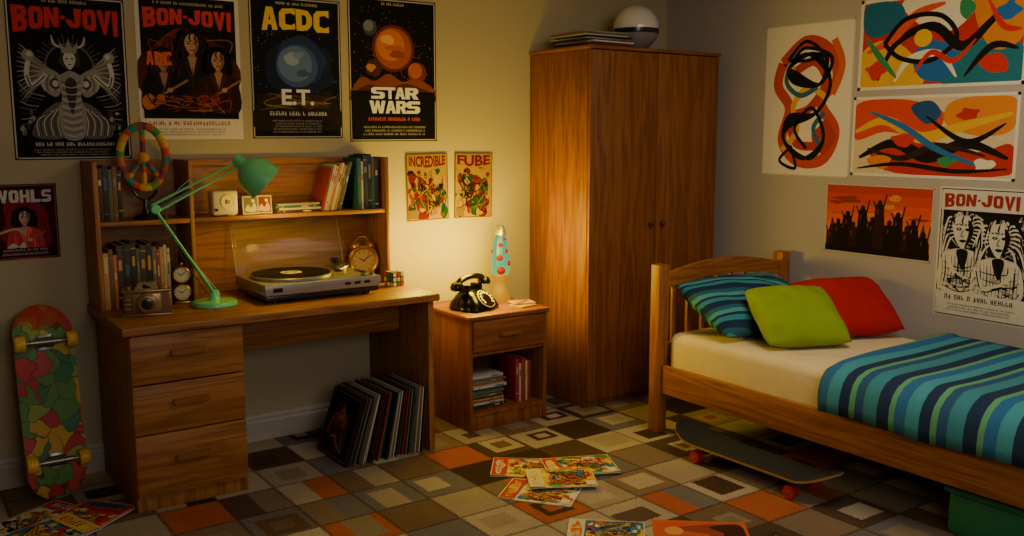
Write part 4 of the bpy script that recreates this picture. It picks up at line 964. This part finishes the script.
c.blob([(4,8),(60,4),(104,18),(90,44),(40,38),(4,46)],'#c9401a'); c.blob([(24,62),(80,46),(140,58),(174,50),(174,80),(56,82)],'#b02a18'); c.blob([(116,6),(174,5),(174,36),(140,42),(106,28)],'#cf7a20')
c.stroke([(4,38),(40,26),(80,44),(120,34),(174,20)],12,'#d0a224',taper=True); c.stroke([(10,66),(50,50),(90,64),(130,50),(172,64)],13,'#17120f',taper=True); c.stroke([(20,56),(60,66),(100,52),(150,62)],7,'#2a1f1a',taper=True); c.blob([(68,12),(90,6),(102,20),(86,30)],'#1f4a72')
c.stroke([(86,22),(130,48),(168,30)],6,'#17120f',taper=True); c.stroke([(20,16),(60,32),(100,56),(150,74)],7,'#2a6496',taper=True); c.rblob(36,70,16,7,'#cf7a20'); c.rblob(150,70,12,6,'#d9ccae'); c.rblob(62,46,12,7,'#c22a1a',9,.4); c.rblob(130,20,11,6,'#b02a18'); c.rblob(110,68,10,5,'#2f7f4a'); c.stroke([(8,78),(60,72),(120,78),(172,74)],5,'#17120f',taper=True)
c.frame(0,3,PAP)
tag(c.obj('art_print',(XR,2.65,1.532),RR),'abstract print with orange, black and yellow waves','art print')
c=Canvas(.63,.372,110,66,'#b54a24')
for k_,(y_,cc_) in enumerate([(0,'#b03212'),(9,'#c03c16'),(18,'#cc481a'),(27,'#d2581e'),(36,'#d26c28'),(44,'#cc7c38')]): c.rect(1,max(1,y_),109,65,cc_)
for _ in range(14): c.rblob(R.uniform(8,100),R.uniform(6,30),R.uniform(5,14),R.uniform(1,3),R.choice(['#8a2f1c','#d07a3a','#b5502a']),10,.3)
pts_=[(2,65),(2,46)]
for k_ in range(27): pts_.append((4+k_*3.9,R.uniform(30,48) if k_%2 else R.uniform(44,54)))
c.poly(pts_+[(108,50),(108,65)],'#5a2416')
for k_ in range(12):
    x_=6+k_*8.8+R.uniform(-2,2); hh_=[20,26,34,24,40,30,46,28,36,24,30,20][k_]
    cc_='#170c0a' if k_%3 else '#2a1410'
    c.ell(x_,62-hh_,2.4,2.9,cc_,10); c.blob([(x_-5,65),(x_-4.6,67-hh_),(x_-1,64-hh_),(x_+1,64-hh_),(x_+4.6,67-hh_),(x_+5,65)],cc_); c.stroke([(x_+4,66-hh_),(x_+6.5,54-hh_)],1.3,cc_,smooth=False); c.stroke([(x_-4,67-hh_),(x_-7,60-hh_)],1.2,cc_,smooth=False)
    c.stroke([(x_-1.5,68-hh_),(x_-2,72-hh_)],.8,'#8a3a20',smooth=False)
c.rect(1,59,109,65,'#140b0a'); c.frame(0,1.2,'#b5a994')
tag(c.obj('art_print',(XR,2.915,1.092),RR),'orange sunset print with a row of dark figures','art print')
c=Canvas(.47,.64,100,136,'#c4baa6'); c.frame(2,1,'#2a2420'); c.rect(5,24,95,112,'#13100e')
WH='#c4baa6'; K='#13100e'; GY='#8a8070'
for k_ in range(70):
    x_=R.uniform(8,92);y_=R.uniform(28,108); c.stroke([(x_,y_),(x_+R.uniform(-7,7),y_+R.uniform(-7,7)),(x_+R.uniform(-9,9),y_+R.uniform(-9,9))],R.uniform(.7,1.8),R.choice([WH,GY,WH]),taper=True)
for cx,cy,sg0 in ((28,52,1),(66,58,-1)):
    S_=1.55
    def q_(a,b): return (min(max(cx+a*S_,6),94),min(max(cy+b*S_,25),111))
    for k_ in range(36):
        a=-pi*1.2+k_*pi*1.4/35; c.stroke([q_(6*math.cos(a),-5+8*math.sin(a)),q_(13*math.cos(a)+R.uniform(-1.5,1.5),-3+14*math.sin(a)),q_(17*math.cos(a)+R.uniform(-2,2),6+17*math.sin(a)+R.uniform(0,9))],2.1,WH if k_%2 else K,taper=True)
    c.blob([q_(-15,36),q_(-15,14),q_(-6,8),q_(6,8),q_(15,14),q_(15,36)],WH)
    for k_ in range(13): c.stroke([q_(-14+k_*2.3,12),q_(-13+k_*2.2,22+R.uniform(-2,2)),q_(-14.5+k_*2.3,34)],R.uniform(.8,2.0),K if k_%2 else GY,taper=True)
    for k_ in range(5): c.stroke([q_(-13,17+k_*4),q_(0,20+k_*4+R.uniform(-2,2)),q_(13,16+k_*4)],R.uniform(.7,1.4),K,taper=True)
    c.blob([q_(-4,9),q_(4,9),q_(1,22)],K); c.stroke([q_(sg0*14,16),q_(sg0*9,28),q_(-sg0*4,24),q_(-sg0*10,14)],5,WH); c.stroke([q_(sg0*14,17),q_(sg0*9,30),q_(-sg0*4,26)],1.3,K)
    c.blob([q_(-7,-7),q_(-3.5,-14),q_(3.5,-14),q_(7,-7),q_(5.4,1),q_(0,7.5),q_(-5.4,1)],WH)
    c.blob([q_(3,-12),q_(7,-7),q_(5.4,1),q_(1.4,6.5),q_(3.6,-3)],K)
    for q in (-3,3): c.ell(*q_(q,-5.5),3.0,1.6,K,10); c.stroke([q_(q-2.4,-8.2),q_(q,-9),q_(q+2.4,-8)],1.3,K)
    c.ell(*q_(-3,-5.6),.9,.8,WH,8); c.stroke([q_(0,-5),q_(-1.4,-1),q_(.6,-.8)],.9,K); c.blob([q_(-2.6,2),q_(0,1.2),q_(2.6,2),q_(0,3.4)],K)
    for k_ in range(5): c.stroke([q_(-6+k_*3,-15),q_(-7+k_*3,-11),q_(-6.4+k_*3,-8.5)],1.8,WH if k_%2 else K,taper=True)
for k_ in range(36):
    x_=R.uniform(10,90);y_=R.uniform(92,108); c.stroke([(x_,y_),(x_+R.uniform(-6,6),y_+R.uniform(-5,5)),(x_+R.uniform(-8,8),y_+R.uniform(-5,4))],R.uniform(1,2.2),R.choice([K,WH,GY]),taper=True)
c.rect(3,4,97,24,'#c4baa6'); c.glyphs('BON-JOVI',7,7,84,19,'#8f2a1e',.22)
c.rect(3,109,97,133,'#c4baa6'); c.lines(8,112,88,118,1,'#1c1815',.85); c.lines(12,121,86,130,3,'#5a5248',.6)
tag(c.obj('poster',(XR,2.335,.972),RR),'pale band poster with dark line art and red title','poster')

# ---------------------------------------------------------------- lights
def area(name,loc,target,size,power,col):
    l=bpy.data.lights.new(name,'AREA'); l.shape='RECTANGLE'; l.size=size[0]; l.size_y=size[1]; l.energy=power; l.color=col
    o=bpy.data.objects.new(name,l); scene.collection.objects.link(o); o.location=loc
    o.rotation_euler=(Vector(target)-Vector(loc)).to_track_quat('-Z','Y').to_euler(); return o
def point(name,loc,r,power,col):
    l=bpy.data.lights.new(name,'POINT'); l.shadow_soft_size=r; l.energy=power; l.color=col
    o=bpy.data.objects.new(name,l); scene.collection.objects.link(o); o.location=loc; return o
area('added_rear_fill',(1.2,-1.1,1.9),(3.4,3.0,.6),(2.4,1.4),45,(1.0,.93,.86))  # added soft fill behind the camera; the room has no window
area('added_overhead_fill',(3.0,1.8,2.55),(3.1,1.9,0),(1.2,1.2),26,(1.0,.88,.74))  # added unseen overhead fill, not tied to any fixture
YEL=(1.0,.70,.0)
point('lava_glow',(2.72,4.20,.93),.09,19,YEL)
point('lava_glow',(2.82,4.04,1.02),.10,15,YEL)
point('desk_glow',(1.60,4.05,1.20),.05,5,(1.0,.64,.02))
point('desk_glow',(2.40,4.20,.98),.08,11,YEL)
wld=bpy.data.worlds.new('World'); scene.world=wld; wld.use_nodes=True
wld.node_tree.nodes['Background'].inputs[0].default_value=(.05,.05,.055,1)
# ---------------------------------------------------------------- camera
cd=bpy.data.cameras.new('camera_view'); cam=bpy.data.objects.new('camera_view',cd); scene.collection.objects.link(cam)
cd.lens=935/1024*36; cd.sensor_width=36; cd.clip_start=.02
cam.location=(0,0,1.55); cam.rotation_euler=(pi/2-math.atan(135/935),0,-math.radians(35))
scene.camera=cam
